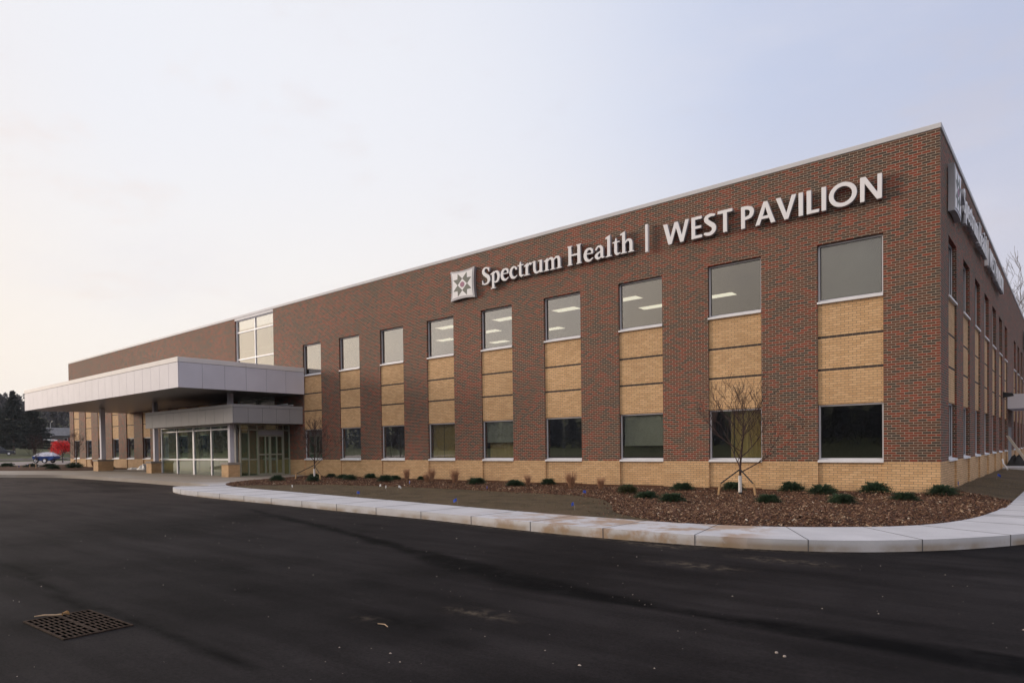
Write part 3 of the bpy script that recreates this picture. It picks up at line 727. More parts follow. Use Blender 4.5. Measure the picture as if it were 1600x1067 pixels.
column(-40.35, -3.42, -1.1, -.05, (-40.95, -40.2), (-3.78, -3.0), [(-.05, 1.99), (2.92, 3.61)])
column(-48.25, -3.75, -1.1, .05, (-49.1, -48.2), (-4.1, -3.1), [(.05, 3.61)], .15)
# glazed vestibule
vf = MB(); VY = -3.1; VX0, VX1 = -40.15, -31.55; zb_, zt = -.92, 1.97; tr_, md_ = 1.70, .03
cols_ = [VX0, VX0+2.15, VX0+4.3, VX0+6.45, VX1]
for k, x in enumerate(cols_):
    hw = .09 if k == 2 else .05; vf.box(x-hw, x+hw, VY-.06, VY+.06, zb_, zt)
for k in range(4):
    a_ = cols_[k]+(.09 if k == 2 else .05); b_ = cols_[k+1]-(.09 if k == 1 else .05)
    for z, h_ in ((zb_, .08), (md_, .07), (tr_, .07), (zt-.05, .05)): vf.box(a_, b_, VY-.055, VY+.055, z, z+h_)
ves = bpart('vestibule', vf, M['alu_white'])
for k in range(4):
    a_ = cols_[k]+.05; b_ = cols_[k+1]-.05
    for z0, z1 in ((zb_+.08, md_), (md_+.07, tr_), (tr_+.07, zt-.05)): MB().box(a_, b_, VY, VY+.01, z0, z1).ob('pane', M['glass_clear'], ves, world=True)
MB().box(VX1+.05, VX1+.55, VY-.02, VY+.1, zb_, zt).ob('corner_pier', M['panel_dark'], ves, world=True)
SXp = -30.58
sf = MB(); ys = [VY+.0, -2.62, -2.1, -1.62, -.92, -.5, -.12]
for k, y_ in enumerate(ys):
    hw = .03; sf.box(SXp-.05, SXp+.05, y_-hw, y_+hw, zb_+.04, zt)
for a_, b_ in zip(ys[:-1], ys[1:]):
    for z, h_ in ((1.62, .06), (zt-.05, .05)): sf.box(SXp-.045, SXp+.045, a_+.03, b_-.03, z, z+h_)
    if not (-2.15 < a_ < -.6): 
        for z, h_ in ((zb_+.04, .08), (.03, .06)): sf.box(SXp-.045, SXp+.045, a_+.03, b_-.03, z, z+h_)
side_gl = bpart('side_glazing', sf, M['door_alu'])
for a_, b_ in zip(ys[:-1], ys[1:]):
    MB().box(SXp, SXp+.01, a_+.03, b_-.03, 1.68, zt-.05).ob('pane', M['glass_clear'], side_gl, world=True)
    if not (-2.15 < a_ < -.6):
        MB().box(SXp, SXp+.01, a_+.03, b_-.03, .09, 1.62).ob('pane', M['glass_clear'], side_gl, world=True)
        MB().box(SXp, SXp+.01, a_+.03, b_-.03, zb_+.12, .03).ob('pane', M['glass_clear'], side_gl, world=True)
for a_, b_ in ((-2.06, -1.36), (-1.33, -.54)):
    d_ = MB(); x0, x1 = SXp-.03, SXp+.03; zt_ = 1.38
    d_.box(x0, x1, a_, a_+.055, zb_+.05, zt_).box(x0, x1, b_-.055, b_, zb_+.05, zt_)
    for z, h_ in ((zb_+.05, .16), (.28, .08), (zt_-.08, .08)): d_.box(x0, x1, a_+.055, b_-.055, z, z+h_)
    dd_ = bpart('sliding_door', d_, M['door_alu'])
    MB().box(SXp, SXp+.01, a_+.055, b_-.055, zb_+.21, .28).ob('pane', M['glass_clear'], dd_, world=True)
    MB().box(SXp, SXp+.01, a_+.055, b_-.055, .36, zt_-.08).ob('pane', M['glass_clear'], dd_, world=True)
MB().box(SXp-.06, SXp+.06, -2.06, -.54, 1.39, 1.61).ob('door_header', M['panel_dark'], side_gl, world=True)
fl = MB().box(-40.1, -30.65, -3.0, -.01, -.93, -.895); bpart('vestibule_floor', fl, M['floor_mat'])
# ---------------------------------------------------------------- side entrance roof and pad
sc_ = MB().box(0.005, 4.2, 23.3, 27.2, 2.2, 2.95); scn = bpart('side_canopy', sc_, M['panel'])
bpart('side_door', MB().box(-.02, .012, 23.9, 24.95, -.86, 1.25).box(-.02, .012, 25.0, 26.1, -.86, 1.25), M['panel_dark'])
pad = MB().box(.02, 4, 19.9, 29, -.95, -.76); tag(pad.ob('door_pad', M['concrete']), kind='structure')
# ================================================================ lettering
GLY = json.loads('''{"S":[0.6,[[218,-10,320,-10,380,5,420,23,470,56,520,102,556,150,575,190,587,250,583,330,568,390,537,460,507,500,470,535,360,614,230,717,211,740,204,770,208,830,230,877,280,917,320,922,370,906,407,880,430,842,480,730,490,720,520,720,530,730,530,960,520,970,490,970,480,960,480,930,480,940,470,942,440,970,370,1000,290,1010,200,1000,140,979,97,950,64,910,42,860,31,800,31,730,45,670,64,630,100,582,153,530,240,453,360,362,380,330,396,280,401,240,397,210,375,160,350,125,330,107,300,93,220,80,170,87,129,110,115,130,104,160,86,230,85,270,80,280,40,280,35,270,35,40,40,30,80,30,90,47,146,10]]],"p":[0.66,[[10,-300,20,-310,340,-310,350,-300,350,-270,340,-260,250,-260,250,10,330,-14,400,-13,440,-5,490,17,520,40,545,70,568,110,599,190,618,270,625,340,619,410,600,490,570,560,530,616,480,653,410,674,350,674,310,662,260,622,250,620,250,670,240,675,0,550,0,510,10,500,100,500,100,-260,20,-260,10,-270],[300,77,250,100,250,490,252,500,308,550,340,570,360,566,391,550,410,530,425,500,451,390,453,290,434,180,410,120,389,100,350,80,320,73]]],"e":[0.57,[[242,-20,320,-28,350,-24,390,-9,430,18,530,110,538,130,530,150,520,156,500,156,380,93,350,85,330,88,282,110,247,140,223,180,204,230,187,310,185,340,190,350,500,350,520,358,540,380,545,400,539,500,530,550,518,580,496,610,460,640,420,661,370,675,310,680,250,676,180,656,136,630,100,593,70,547,44,490,22,410,15,340,21,270,40,190,70,116,99,70,140,29,190,-2],[200,410,195,420,206,460,240,529,280,562,330,580,350,577,370,566,410,526,428,490,447,420,440,410]]],"c":[0.53,[[233,-20,310,-29,350,-24,380,-14,440,31,510,100,518,120,510,140,490,148,360,86,340,85,310,94,280,111,250,140,222,190,200,250,185,330,197,410,213,460,237,510,280,556,310,573,342,580,360,560,410,467,440,443,470,441,490,448,505,460,517,480,519,510,504,540,413,640,380,662,350,671,290,676,220,665,170,644,130,616,99,580,63,520,39,460,21,390,15,330,22,260,40,190,71,120,109,60,138,30,190,-4]]],"t":[0.41,[[225,-10,260,-16,310,-4,410,50,418,70,410,90,390,98,280,87,264,120,252,200,255,400,248,590,250,600,370,600,380,610,380,660,370,665,240,668,207,830,190,840,173,830,124,670,110,665,30,665,20,660,20,610,30,600,110,600,98,250,103,160,121,100,148,50,187,10]]],"r":[0.49,[[10,10,20,0,350,0,360,10,360,40,350,50,250,50,250,430,314,530,340,557,380,531,410,521,440,523,470,541,487,570,489,600,480,626,460,647,430,659,360,663,330,658,290,633,260,592,250,590,250,580,240,680,0,550,0,510,10,500,100,500,100,50,20,50,10,40]]],"u":[0.7,[[257,-20,310,-22,370,-9,410,10,460,50,460,10,470,0,680,0,690,10,690,40,680,50,610,50,610,660,600,665,380,665,370,660,370,620,380,615,450,615,460,610,459,150,380,100,330,91,290,97,272,110,249,150,231,210,220,330,225,620,213,660,190,683,150,695,120,689,90,666,30,665,20,660,20,620,30,615,70,615,75,610,69,300,76,230,95,150,121,90,160,36,210,-4]]],"m":[1.08,[[30,10,40,0,320,0,330,10,330,40,320,50,260,50,255,60,255,460,260,474,330,537,360,557,380,562,410,558,442,540,452,510,465,410,465,60,460,50,400,50,390,40,390,10,400,0,680,0,690,10,690,40,680,50,620,50,615,60,615,480,690,541,720,558,740,562,770,558,802,540,812,510,825,410,825,60,820,50,760,50,750,40,750,10,760,0,1040,0,1050,10,1050,40,1040,50,980,50,975,60,975,490,960,510,946,570,930,604,900,637,860,661,820,672,760,673,710,660,680,644,590,559,566,610,530,645,470,670,410,674,370,667,330,650,300,627,260,582,250,600,250,670,240,674,20,550,20,510,30,500,100,500,105,490,105,60,100,50,40,50,30,40]]],"H":[0.98,[[85,10,90,0,100,0,360,0,365,10,365,50,360,55,320,55,310,60,310,460,650,460,650,60,640,55,600,55,595,50,595,10,600,0,870,0,875,10,875,50,870,55,830,55,820,60,820,940,830,945,870,945,875,950,875,990,870,1000,600,1000,595,990,595,950,600,945,640,945,650,940,650,550,310,550,310,940,320,945,360,945,365,950,365,990,360,1000,90,1000,85,990,85,950,90,945,130,945,140,940,140,60,130,55,90,55,85,50]]],"a":[0.62,[[214,-20,250,-21,290,-10,340,20,390,60,425,20,470,6,500,8,570,27,580,36,585,50,580,64,570,73,508,90,500,100,511,420,506,480,490,540,465,590,430,633,390,662,340,678,260,679,220,669,190,654,145,610,81,510,84,480,100,460,120,451,150,454,170,470,228,570,240,579,260,582,290,578,320,565,337,540,348,510,358,450,354,390,240,360,150,315,110,287,83,260,63,230,53,200,50,170,54,140,83,80,116,40,150,11,184,-10],[260,88,246,100,227,130,214,160,212,180,235,220,280,270,310,291,350,309,366,140,330,110,290,93]]],"l":[0.36,[[10,10,20,0,330,0,340,10,340,40,330,50,250,50,250,1070,240,1076,120,1023,100,1020,91,1010,0,970,0,920,100,910,100,50,20,50,10,40]]],"h":[0.72,[[20,10,30,0,320,0,330,10,330,40,320,50,250,50,250,440,253,450,340,540,360,556,380,562,410,554,442,530,452,500,465,410,465,60,460,50,410,50,400,40,400,10,410,0,680,0,690,10,690,40,680,50,620,50,615,60,615,450,606,470,587,560,560,608,522,640,480,660,430,671,380,669,350,661,316,640,260,574,250,570,250,560,250,1070,240,1076,120,1023,100,1020,91,1010,0,970,0,920,100,910,100,50,30,50,20,40]]],"W":[1.24,[[238,10,240,0,400,0,600,714,610,692,790,0,940,0,1187,990,1180,1000,1020,1000,860,308,680,1000,530,1000,340,345,330,333,190,1000,10,1000,2,990]]],"E":[0.58,[[60,10,70,0,520,0,530,10,530,130,520,140,230,140,225,150,225,430,230,440,480,440,490,450,490,560,480,570,230,570,225,580,225,850,230,860,510,860,520,870,520,990,510,1000,70,1000,60,990]]],"Z":[0.6,[[194,0,260,-8,310,-6,360,6,406,30,460,71,510,126,537,170,555,230,560,280,554,350,538,410,510,469,459,530,240,727,217,760,223,800,230,810,260,825,350,849,470,841,493,850,512,870,519,890,519,910,500,945,480,957,360,993,300,994,240,985,180,969,140,950,100,920,76,890,56,850,44,810,40,770,44,720,55,680,75,640,112,590,169,530,250,449,350,364,363,340,374,300,376,260,366,230,331,190,290,159,250,151,190,150,80,170,50,162,28,140,21,120,21,100,40,65,130,19]]],"T":[0.66,[[250,10,260,0,410,0,415,10,415,850,420,860,630,860,640,870,640,990,630,1000,30,1000,20,990,20,870,30,860,250,860]]],"P":[0.66,[[70,10,80,0,230,0,235,10,236,370,380,387,430,401,470,420,510,450,535,480,581,570,600,640,606,700,599,770,580,829,556,870,520,910,470,943,410,970,330,992,230,1000,80,1000,70,990,65,920,70,890],[240,518,235,530,235,830,240,842,320,829,367,810,400,790,418,770,428,750,436,700,430,660,417,620,396,580,380,561,320,533,270,520]]],"A":[0.82,[[3,10,10,0,170,0,178,10,250,240,550,240,620,0,790,0,797,10,480,1000,330,1000],[290,370,400,738,410,724,510,370]]],"V":[0.8,[[327,10,330,0,480,0,777,990,770,1000,610,1000,410,286,400,267,180,1000,10,1000,3,990]]],"I":[0.3,[[70,10,80,0,230,0,235,10,235,990,230,1000,80,1000,70,990]]],"L":[0.54,[[70,10,80,0,510,0,520,10,520,130,510,140,240,140,235,150,235,990,230,1000,80,1000,70,990]]],"O":[1.04,[[469,0,570,0,670,21,760,62,840,120,910,198,963,290,987,360,1007,490,993,610,976,680,937,760,880,839,810,904,730,954,650,985,560,1001,470,1000,370,979,280,938,200,880,136,810,86,730,51,640,34,540,35,450,54,350,91,260,144,180,210,112,290,57,370,21],[460,169,400,187,341,220,294,260,254,310,223,370,205,430,198,500,203,560,219,620,248,680,285,730,330,772,380,803,440,826,510,837,570,833,640,813,699,780,750,736,790,683,817,630,831,570,841,500,829,420,817,370,786,310,746,260,699,220,640,187,580,169,520,163]]],"N":[0.88,[[70,10,80,0,210,0,220,10,220,720,220,710,230,709,620,0,780,0,790,10,790,990,780,1000,650,1000,640,990,640,280,640,290,630,296,250,1000,80,1000,70,990]]]}''')
def letter_mesh(ch, sc_x, sc_z, depth):
    adv, loops = GLY[ch]
    cu = bpy.data.curves.new('letter', 'CURVE'); cu.dimensions = '2D'; cu.fill_mode = 'BOTH'; cu.extrude = depth/2; cu.bevel_depth = .008; cu.bevel_resolution = 0; cu.offset = -.006
    for L in loops:
        n = len(L)//2; s_ = cu.splines.new('POLY'); s_.points.add(n-1); s_.use_cyclic_u = True
        for i in range(n): s_.points[i].co = (L[2*i]/1000*sc_x, L[2*i+1]/1000*sc_z, 0, 1)
    o = bpy.data.objects.new('tmp', cu); col.objects.link(o)
    dg = bpy.context.evaluated_depsgraph_get(); me = bpy.data.meshes.new_from_object(o.evaluated_get(dg))
    bpy.data.objects.remove(o); bpy.data.curves.remove(cu)
    me.transform(Matrix(((1, 0, 0, 0), (0, 0, -1, 0), (0, 1, 0, 0), (0, 0, 0, 1))))   # text plane x,z ; thickness along y
    me.name = 'letter'; me.materials.clear(); me.materials.append(M['sign']); me.materials.append(M['sign_side'])
    for p in me.polygons: p.material_index = 0 if p.normal.y < -.6 else 1
    return me
def text(root, s, x0, x1, z, h, depth=.12, y=-.13):
    total = sum(.3 if c == ' ' else GLY[c][0] for c in s); k = (x1-x0)/total; x = x0
    for c in s:
        if c == ' ': x += .3*k; continue
        key = (c, round(k, 4), h)
        if key not in LM: LM[key] = letter_mesh(c, k, h, depth)
        link('letter', LM[key], None, root, (x, y, z)); x += GLY[c][0]*k
LM = {}
def sign(root):
    # local frame: x runs along the wall, outside is -y, z as in the building frame
    def quad(s_, bow):
        P_ = []; c_ = [(-s_, -s_), (s_, -s_), (s_, s_), (-s_, s_)]
        for i in range(4):
            a_ = Vector(c_[i]); b_ = Vector(c_[(i+1) % 4]); n_ = Vector((-(b_-a_).y, (b_-a_).x)).normalized()
            for k in range(10):
                t_ = k/10; P_.append(tuple(a_+(b_-a_)*t_+n_*bow*4*t_*(1-t_)))
        return P_
    cx, cz, h_ = .66, 7.55, .60
    f = lambda u, v, d: (cx+u*1.09*h_/1.0, d, cz+v*h_)
    e = recalc(MB().prism(quad(1.08, .10), -.02, -.17, f).mesh('emblem')); em = link('emblem', e, M['sign_side'], root)
    link('emblem_face', recalc(MB().prism(quad(.93, .09), -.169, -.182, f).mesh('emblem_face')), M['sign'], em)
    st_ = MB()
    for a_, b_ in ((1, 1), (-1, 1), (-1, -1), (1, -1)):
        poly = [(.40*a_, .80*b_), (0, .42*b_), (.42*a_, 0), (.80*a_, .40*b_), (.42*a_, .42*b_)]
        st_.prism(poly, -.1825, -.187, f)
    link('emblem_star', recalc(st_.mesh('emblem_star')), M['star'], em)
    oc_ = [(.2*math.cos(R(22.5+45*k)), .2*math.sin(R(22.5+45*k))) for k in range(8)]
    link('emblem_centre', recalc(MB().prism(oc_, -.1825, -.189, f).mesh('emblem_centre')), M['purple'], em)
    text(root, 'Spectrum', 1.78, 5.83, 7.30, .72); text(root, 'Health', 6.0, 8.86, 7.30, .72)
    bevel(MB().box(9.26, 9.36, -.19, -.07, 7.17, 8.12).ob('divider_bar', M['sign'], root), .008)
    text(root, 'WEZT', 9.93, 12.28, 7.25, .70); text(root, 'PAVILION', 12.48, 16.42, 7.22, .68)
s1 = thing('wall_sign', (-17.65, 0, 0), 'white raised letters and star emblem reading along the long front wall', 'sign', 'raised letter signs on the brick walls')
sign(s1)
s2 = copy_tree(s1); s2.location = (0, 1.3, 0); s2.rotation_euler = (0, 0, R(90))
s2['label'] = 'raised letter sign seen nearly edge-on, high on the shaded right-hand side wall'
# ================================================================ planting
def spray_mesh(name, n, spread, height, seed, leaf=.05):
    rs = np.random.RandomState(seed); V = []; F = []
    for i in range(n):
        az = rs.uniform(0, 6.283); el = rs.uniform(.02, 1.0)**1.4*1.15; L = spread*rs.uniform(.55, 1.05)*(1-.35*el)
        d = np.array([math.cos(az)*math.cos(el), math.sin(az)*math.cos(el), math.sin(el)]); o = np.array([rs.uniform(-.1, .1), rs.uniform(-.1, .1), 0])*spread
        m_ = 11
        for k in range(m_):
            t = (k+.4)/m_; p = o+d*L*t; p[2] = p[2]*(height/spread)+height*.18*(1-(t*1.3-.3)**2); p[2] = max(p[2], .01)
            for s in range(3):
                a2 = az+rs.uniform(-1.2, 1.2); e2 = el+rs.uniform(-.2, .9); l = leaf*rs.uniform(.6, 1.3)*(1.15-t*.5)
                q = p+l*np.array([math.cos(a2)*math.cos(e2), math.sin(a2)*math.cos(e2), math.sin(e2)*.9])
                w_ = l*.17*np.array([-math.sin(a2), math.cos(a2), rs.uniform(-.6, .6)])
                b = len(V); V += [tuple(p-w_), tuple(p+w_), tuple(q)]; F.append((b, b+1, b+2))
    me = bpy.data.meshes.new(name); me.from_pydata(V, [], F); me.update(); return me
jm = [spray_mesh('foliage', 330, .37, .36, s) for s in range(4)]
def juniper(x, y, w_, label, k, olive=False, z=None, name='juniper_shrub', hs=1.0):
    z = gz(x, y) if z is None else z; rs = random.Random(k*7+1)
    o = link(name, jm[k % 4], None, None, (x, y, z-.01)); w_ *= 1.14; o.scale = (w_/.70, w_/.70*rs.uniform(.85, 1.1), w_/.70*rs.uniform(.9, 1.2)*hs); o.rotation_euler = (0, 0, rs.uniform(0, 6.28))
    if not o.data.materials: o.data.materials.append(M['juniper'])
    if olive:
        o.material_slots[0].link = 'OBJECT'; o.material_slots[0].material = M['juniper_olive']
    return tag(o, label, 'shrub', 'low juniper shrubs in the mulch')
JU = [(-7.75, -2.75, .62, 'dark juniper at the back of the clump of four left of the small tree'),
      (-7.3, -3.5, .66, 'olive-tinged juniper overlapping the dark one at the left end of the clump'),
      (-6.17, -4.5, .68, 'juniper second from the left in the front of the clump, beside the bare lawn edge'),
      (-5.04, -5.3, .72, 'juniper nearest the sidewalk in the clump left of the small tree'),
      (-6.6, -1.3, .75, 'juniper against the tan base midway between the half-blind window and the curtained window'),
      (-5.2, -.8, .74, 'juniper directly behind and left of the nearest staked tree'),
      (-3.5, -.75, .80, 'juniper by the wall just right of the nearest staked tree'),
      (-2.9, -4.6, .64, 'juniper in the front row just right of the tree stake'),
      (-2.45, -1.6, .79, 'juniper under the left half of the dark corner window'),
      (-1.42, -4.0, .69, 'juniper in the front row below the dark corner window'),
      (-1.4, -.62, .84, 'wide juniper by the wall under the right half of the dark corner window'),
      (-.41, -2.56, .64, 'small rounded juniper alone in front of the corner pier'),
      (.12, -.75, .74, 'juniper right at the building corner'),
      (-14.72, -1.96, .80, 'spiky juniper below the window with blind over yellow curtain, left one of two'),
      (-12.69, -2.12, .75, 'juniper left of a tan grass tuft, right one of two below the blind window'),
      (-12.0, -1.0, .62, 'small juniper touching the left jamb under the brown dark window'),
      (-24.44, -4.71, .70, 'juniper nearest the entrance doors, alone in front of the staked tree'),
      (-26.2, -1.5, .70, 'juniper behind and left of the far staked tree trunk'),
      (-22.55, -4.09, .68, 'juniper in front of the far staked tree trunk'),
      (-25.6, -.9, .62, 'juniper right behind the far staked tree, against the wall'),
      (-23.71, -1.6, .68, 'left half of the pair of junipers right of the far staked tree'),
      (-22.0, -2.5, .73, 'right half of the pair of junipers right of the far staked tree'),
      (-22.6, -.8, .72, 'juniper by the wall under the third window from the entrance'),
      (-19.76, -2.3, .75, 'lower left of two merged junipers left of the first grass tuft'),
      (-20.5, -1.1, .60, 'upper right of two merged junipers left of the first grass tuft'),
      (-18.9, -.9, .52, 'smallest juniper, between grass tufts near the yellow-curtained window')]
for k, (x, y, w_, lb) in enumerate(JU): juniper(x, y, w_, lb, k, olive=(k == 1))
JL = [(-70, -4.3, 1.3, 'far juniper at the extreme left edge of the far bed'), (-66, -3.4, 1.4, 'far juniper left of the blue trailer wheels'), (-64, -2.6, 1.3, 'far juniper below the blue trailer'),
      (-62, -1.3, 1.5, 'far juniper right of the trailer, behind the others'), (-54.7, -5.0, 1.1, 'far juniper nearest the sidewalk in the left bed'), (-57.5, -2.7, 1.2, 'far juniper beside the bare sapling at the left wall end'), (-53.2, -1.6, .9, 'far juniper beside the brick column plinth')]
for k, (x, y, w_, lb) in enumerate(JL): juniper(x, y, w_, lb, k+1, hs=.75)
def tuft_mesh(n, h, seed):
    rs = np.random.RandomState(seed); V = []; F = []
    for i in range(n):
        az = rs.uniform(0, 6.283); r0_ = rs.uniform(0, .07); ln = rs.uniform(.05, .42)*h; hh = h*rs.uniform(.5, 1.0)
        pts = [(r0_*math.cos(az), r0_*math.sin(az), 0), (r0_*math.cos(az)+ln*.3*math.cos(az), r0_*math.sin(az)+ln*.3*math.sin(az), hh*.55), (r0_*math.cos(az)+ln*math.cos(az), r0_*math.sin(az)+ln*math.sin(az), hh)]
        t = rs.uniform(0, 6.28); wx, wy = .0045*math.cos(t), .0045*math.sin(t); b = len(V)
        for p, s in zip(pts, (1, .9, .25)): V += [(p[0]-wx*s, p[1]-wy*s, p[2]), (p[0]+wx*s, p[1]+wy*s, p[2])]
        F += [(b, b+1, b+3, b+2), (b+2, b+3, b+5, b+4)]
    me = bpy.data.meshes.new('blades'); me.from_pydata(V, [], F); me.materials.append(M['straw']); me.update(); return me
tm = [tuft_mesh(330, .55, s) for s in range(3)]
for k, (x, y, h, lb) in enumerate([(-12.5, -1.6, .72, 'tan grass tuft just left of the brown dark window'), (-10.36, -1.95, 1.0, 'tall reddish grass tuft below the brown dark window'), (-9.15, -1.98, .75, 'faded grass tuft right of the tallest one, beside the blind window bay'),
     (-19.9, -.9, .9, 'small grass tuft farthest left along the wall'), (-17.74, -1.75, .75, 'short grass tuft left of the yellow-curtained window, nearer the lawn'), (-18.5, -.7, .95, 'upright grass tuft close to the wall left of the yellow-curtained window'), (-16.4, -1.42, 1.0, 'widest grass tuft, below the yellow-curtained window'),
     (-57.6, -1.2, 1.3, 'far grass tuft under the left end of the canopy, by the sapling'), (-56.2, -1.4, 1.2, 'far grass tuft under the left end of the canopy, nearer the plinth')]):
    o = link('ornamental_grass', tm[k % 3], None, None, (x, y, gz(x, y)-.01)); o.scale = (h*1.1, h*1.1, h*1.15); o.rotation_euler = (0, 0, k*1.3)
    tag(o, lb, 'grass tuft', 'dry ornamental grass tufts along the wall')
# bare trees ----------------------------------------------------------
def grow(mb_, p, d, L, r_, depth, rs, up=.15, spread=.6, n=4, kids=(2, 3), taper=.62, nseg=4, min_r=.002):
    pts = [p]; rad_ = [r_]; q = Vector(p); dd = Vector(d).normalized()
    for i in range(nseg):
        dd = (dd+Vector((rs.uniform(-1, 1), rs.uniform(-1, 1), rs.uniform(-1, 1)))*.13+Vector((0, 0, up*.35))).normalized()
        q = q+dd*(L/nseg); pts.append(tuple(q)); rad_.append(max(r_*(1-(1-taper)*(i+1)/nseg), min_r))
    mb_.tube(pts, rad_, n, cap=False)
    if depth <= 0: return
    for k in range(rs.randint(*kids)+1):
        t = rs.uniform(.35, 1.0) if k else 1.0; i = min(int(t*nseg), nseg); b = Vector(pts[i])
        a = rs.uniform(0, 6.283); side_ = Vector((math.cos(a), math.sin(a), rs.uniform(-.1, .5)))
        nd = (dd*(1-.3*spread)+side_*spread*rs.uniform(.6, 1.3)+Vector((0, 0, up))).normalized()
        grow(mb_, tuple(b), nd, L*rs.uniform(.55, .85), max(rad_[i]*.72, min_r), depth-1, rs, up, spread, max(3, n-1), kids, taper, nseg, min_r)
def staked_tree(x, y, hgt, label, seed, stakes=((-.52, -.35), (.50, -.15)), z=None):
    z = gz(x, y) if z is None else z; rs = random.Random(seed)
    t = thing('staked_sapling', (x, y, z), label, 'tree', 'bare young trees along the building')
    tr = MB(); k = hgt/3.1
    tr.tube([(0, 0, -.05), (.005, 0, .3*k), (0, .01, .8*k), (.04*k, 0, 1.15*k), (.09*k, .02, 1.7*k), (.10*k, 0, 2.3*k)], [.035*k, .032*k, .03*k, .026*k, .017*k, .008*k], 8)
    tr.ob('trunk', M['bark'], t, smooth=True)
    cr = MB()
    for i in range(11):
        h_ = (.62+i*.15)*k; a = i*2.4+rs.uniform(-.4, .4); xx = .04*k*min(1, h_/1.15) if h_ > .8*k else 0
        grow(cr, (xx, 0, h_), (math.cos(a), math.sin(a), .50+.07*i), (1.42-.06*i)*k*rs.uniform(.8, 1.15)*.72, (.018-.0008*i)*k, 3, rs, .17, .72, 5, (1, 3), .6, 4, .0042*k)
    for i in range(3): grow(cr, (.1*k, 0, (2.1+.1*i)*k), (rs.uniform(-.4, .4), rs.uniform(-.4, .4), 1), .5*k, .008*k, 2, rs, .3, .5, 4, (1, 2), .5, 4, .003*k)
    cr.ob('branches', M['bark'], t)
    gd = MB().tube([(0, 0, .03), (0, 0, .54*k)], .048*k, 10); gd.ob('trunk_guard', M['guard'], t, smooth=False)
    MB().tube([(0, 0, -.01), (0, 0, .07)], .052*k, 10).ob('guard_band', M['black'], t)
    for sx_, sy_ in stakes:
        l_ = Vector((sx_, sy_, 0)).normalized()
        bevel(MB().tube([(sx_-l_.x*.02, sy_-l_.y*.02, -.08), (sx_+l_.x*-.08, sy_+l_.y*-.08, .33*k)], .036, 4).ob('stake', M['wood'], t), .003)
        MB().tube([(sx_-l_.x*.07, sy_-l_.y*.07, .30*k), (0, 0, .72*k)], .019*k, 5).ob('strap', M['black'], t)
    return t
staked_tree(-4.44, -2.25, 3.1, 'bare staked young tree in front of the curtained window near the corner', 5)
staked_tree(-24.59, -2.6, 3.0, 'bare staked young tree close to the entrance doors', 8, ((-.75, -.6), (.85, -.25)))
staked_tree(-61.5, -4.3, 2.7, 'bare young tree in the far left bed in front of the blue trailer', 13)
staked_tree(-58.6, -2.2, 2.9, 'bare young tree in front of the far left end of the brick wall', 21)
# tall leafless trees beyond the side wall
def tall_tree(x, y, z, H, label, seed, rad_=.22, depth=5, group='tall bare trees beyond the side wall'):
    rs = random.Random(seed); t = thing('bare_tree', (x, y, z), label, 'tree', group)
    tr = MB(); tr.tube([(0, 0, -.3), (.05, 0, H*.2), (-.05, .1, H*.45), (.1, 0, H*.7), (.05, 0, H*.86)], [rad_, rad_*.85, rad_*.62, rad_*.35, rad_*.14], 8); tr.ob('trunk', M['bark_grey'], t, smooth=True)
    cr = MB()
    for i in range(17):
        h_ = H*(.26+.036*i); a = i*2.4+rs.uniform(-.5, .5)
        grow(cr, (0, 0, h_), (math.cos(a), math.sin(a), .8), H*.20*(1.15-.04*i), rad_*(.42-.018*i), depth-2, rs, .26, .6, 4, (1, 3), .6, 4, .016)
    cr.ob('branches', M['bark_grey'], t); return t
for k, (x, y, H, lb) in enumerate([(-2.9, 80, 22.5, 'tall bare tree highest above the side roofline'), (-1.9, 90, 22.0, 'tall bare tree at the right edge behind the side roofline'), (-4.2, 95, 21, 'tall bare tree farthest back behind the side roofline'), (.2, 84, 19, 'tall bare tree farthest right, half outside the frame')]):
    tall_tree(x, y, -1, H, lb, 40+k)
# conifers ------------------------------------------------------------
def conifer(x, y, z, H, Wd, label, seed):
    t = thing('conifer', (x, y, z), label, 'tree', 'dark evergreens beyond the car park'); rs = np.random.RandomState(seed)
    MB().tube([(0, 0, -.4), (0, 0, H*.5), (0, 0, H*.97)], [.3, .18, .03], 7).ob('trunk', M['bark_grey'], t)
    V = []; F = []
    nb = int(H*26)
    for i in range(nb):
        hh = rs.uniform(.05, 1)**.85; R_ = Wd*(1-hh)**.8*rs.uniform(.7, 1.12)+.15; az = rs.uniform(0, 6.28)
        m_ = int(5+R_*5)
        for k in range(m_):
            tt = (k+.5)/m_; p = np.array([math.cos(az)*R_*tt, math.sin(az)*R_*tt, H*hh-.10*R_*tt+.05*R_*tt*tt])
            for s in range(4):
                dv = rs.normal(size=3)*np.array([1, 1, .55]); dv /= np.linalg.norm(dv); l = rs.uniform(.2, .5); wv = np.cross(dv, rs.normal(size=3)); wv = wv/np.linalg.norm(wv)*l*.28
                b = len(V); V += [tuple(p-wv), tuple(p+wv), tuple(p+dv*l)]; F.append((b, b+1, b+2))
    me = bpy.data.meshes.new('crown'); me.from_pydata(V, [], F); me.update(); link('crown', me, M['needles'], t); return t
for k, (x, y, z, H, Wd, lb) in enumerate([(-172.5, 21.2, .8, 14.2, 5.2, 'tallest dark evergreen behind the left end of the canopy'), (-178, 26.5, .9, 12.8, 5.2, 'dark evergreen right of the tallest one, behind the canopy corner'),
        (-200, 24.0, 1.2, 13.6, 5.6, 'dark evergreen at the left picture edge'), (-181, 19.5, .9, 11.5, 4.6, 'shorter dark evergreen between the tallest and the left edge one'), (-214, 35.5, 2.4, 10.0, 5, 'far dark evergreen left of the distant house')]):
    conifer(x, y, z, H*.95, Wd, lb, 60+k)
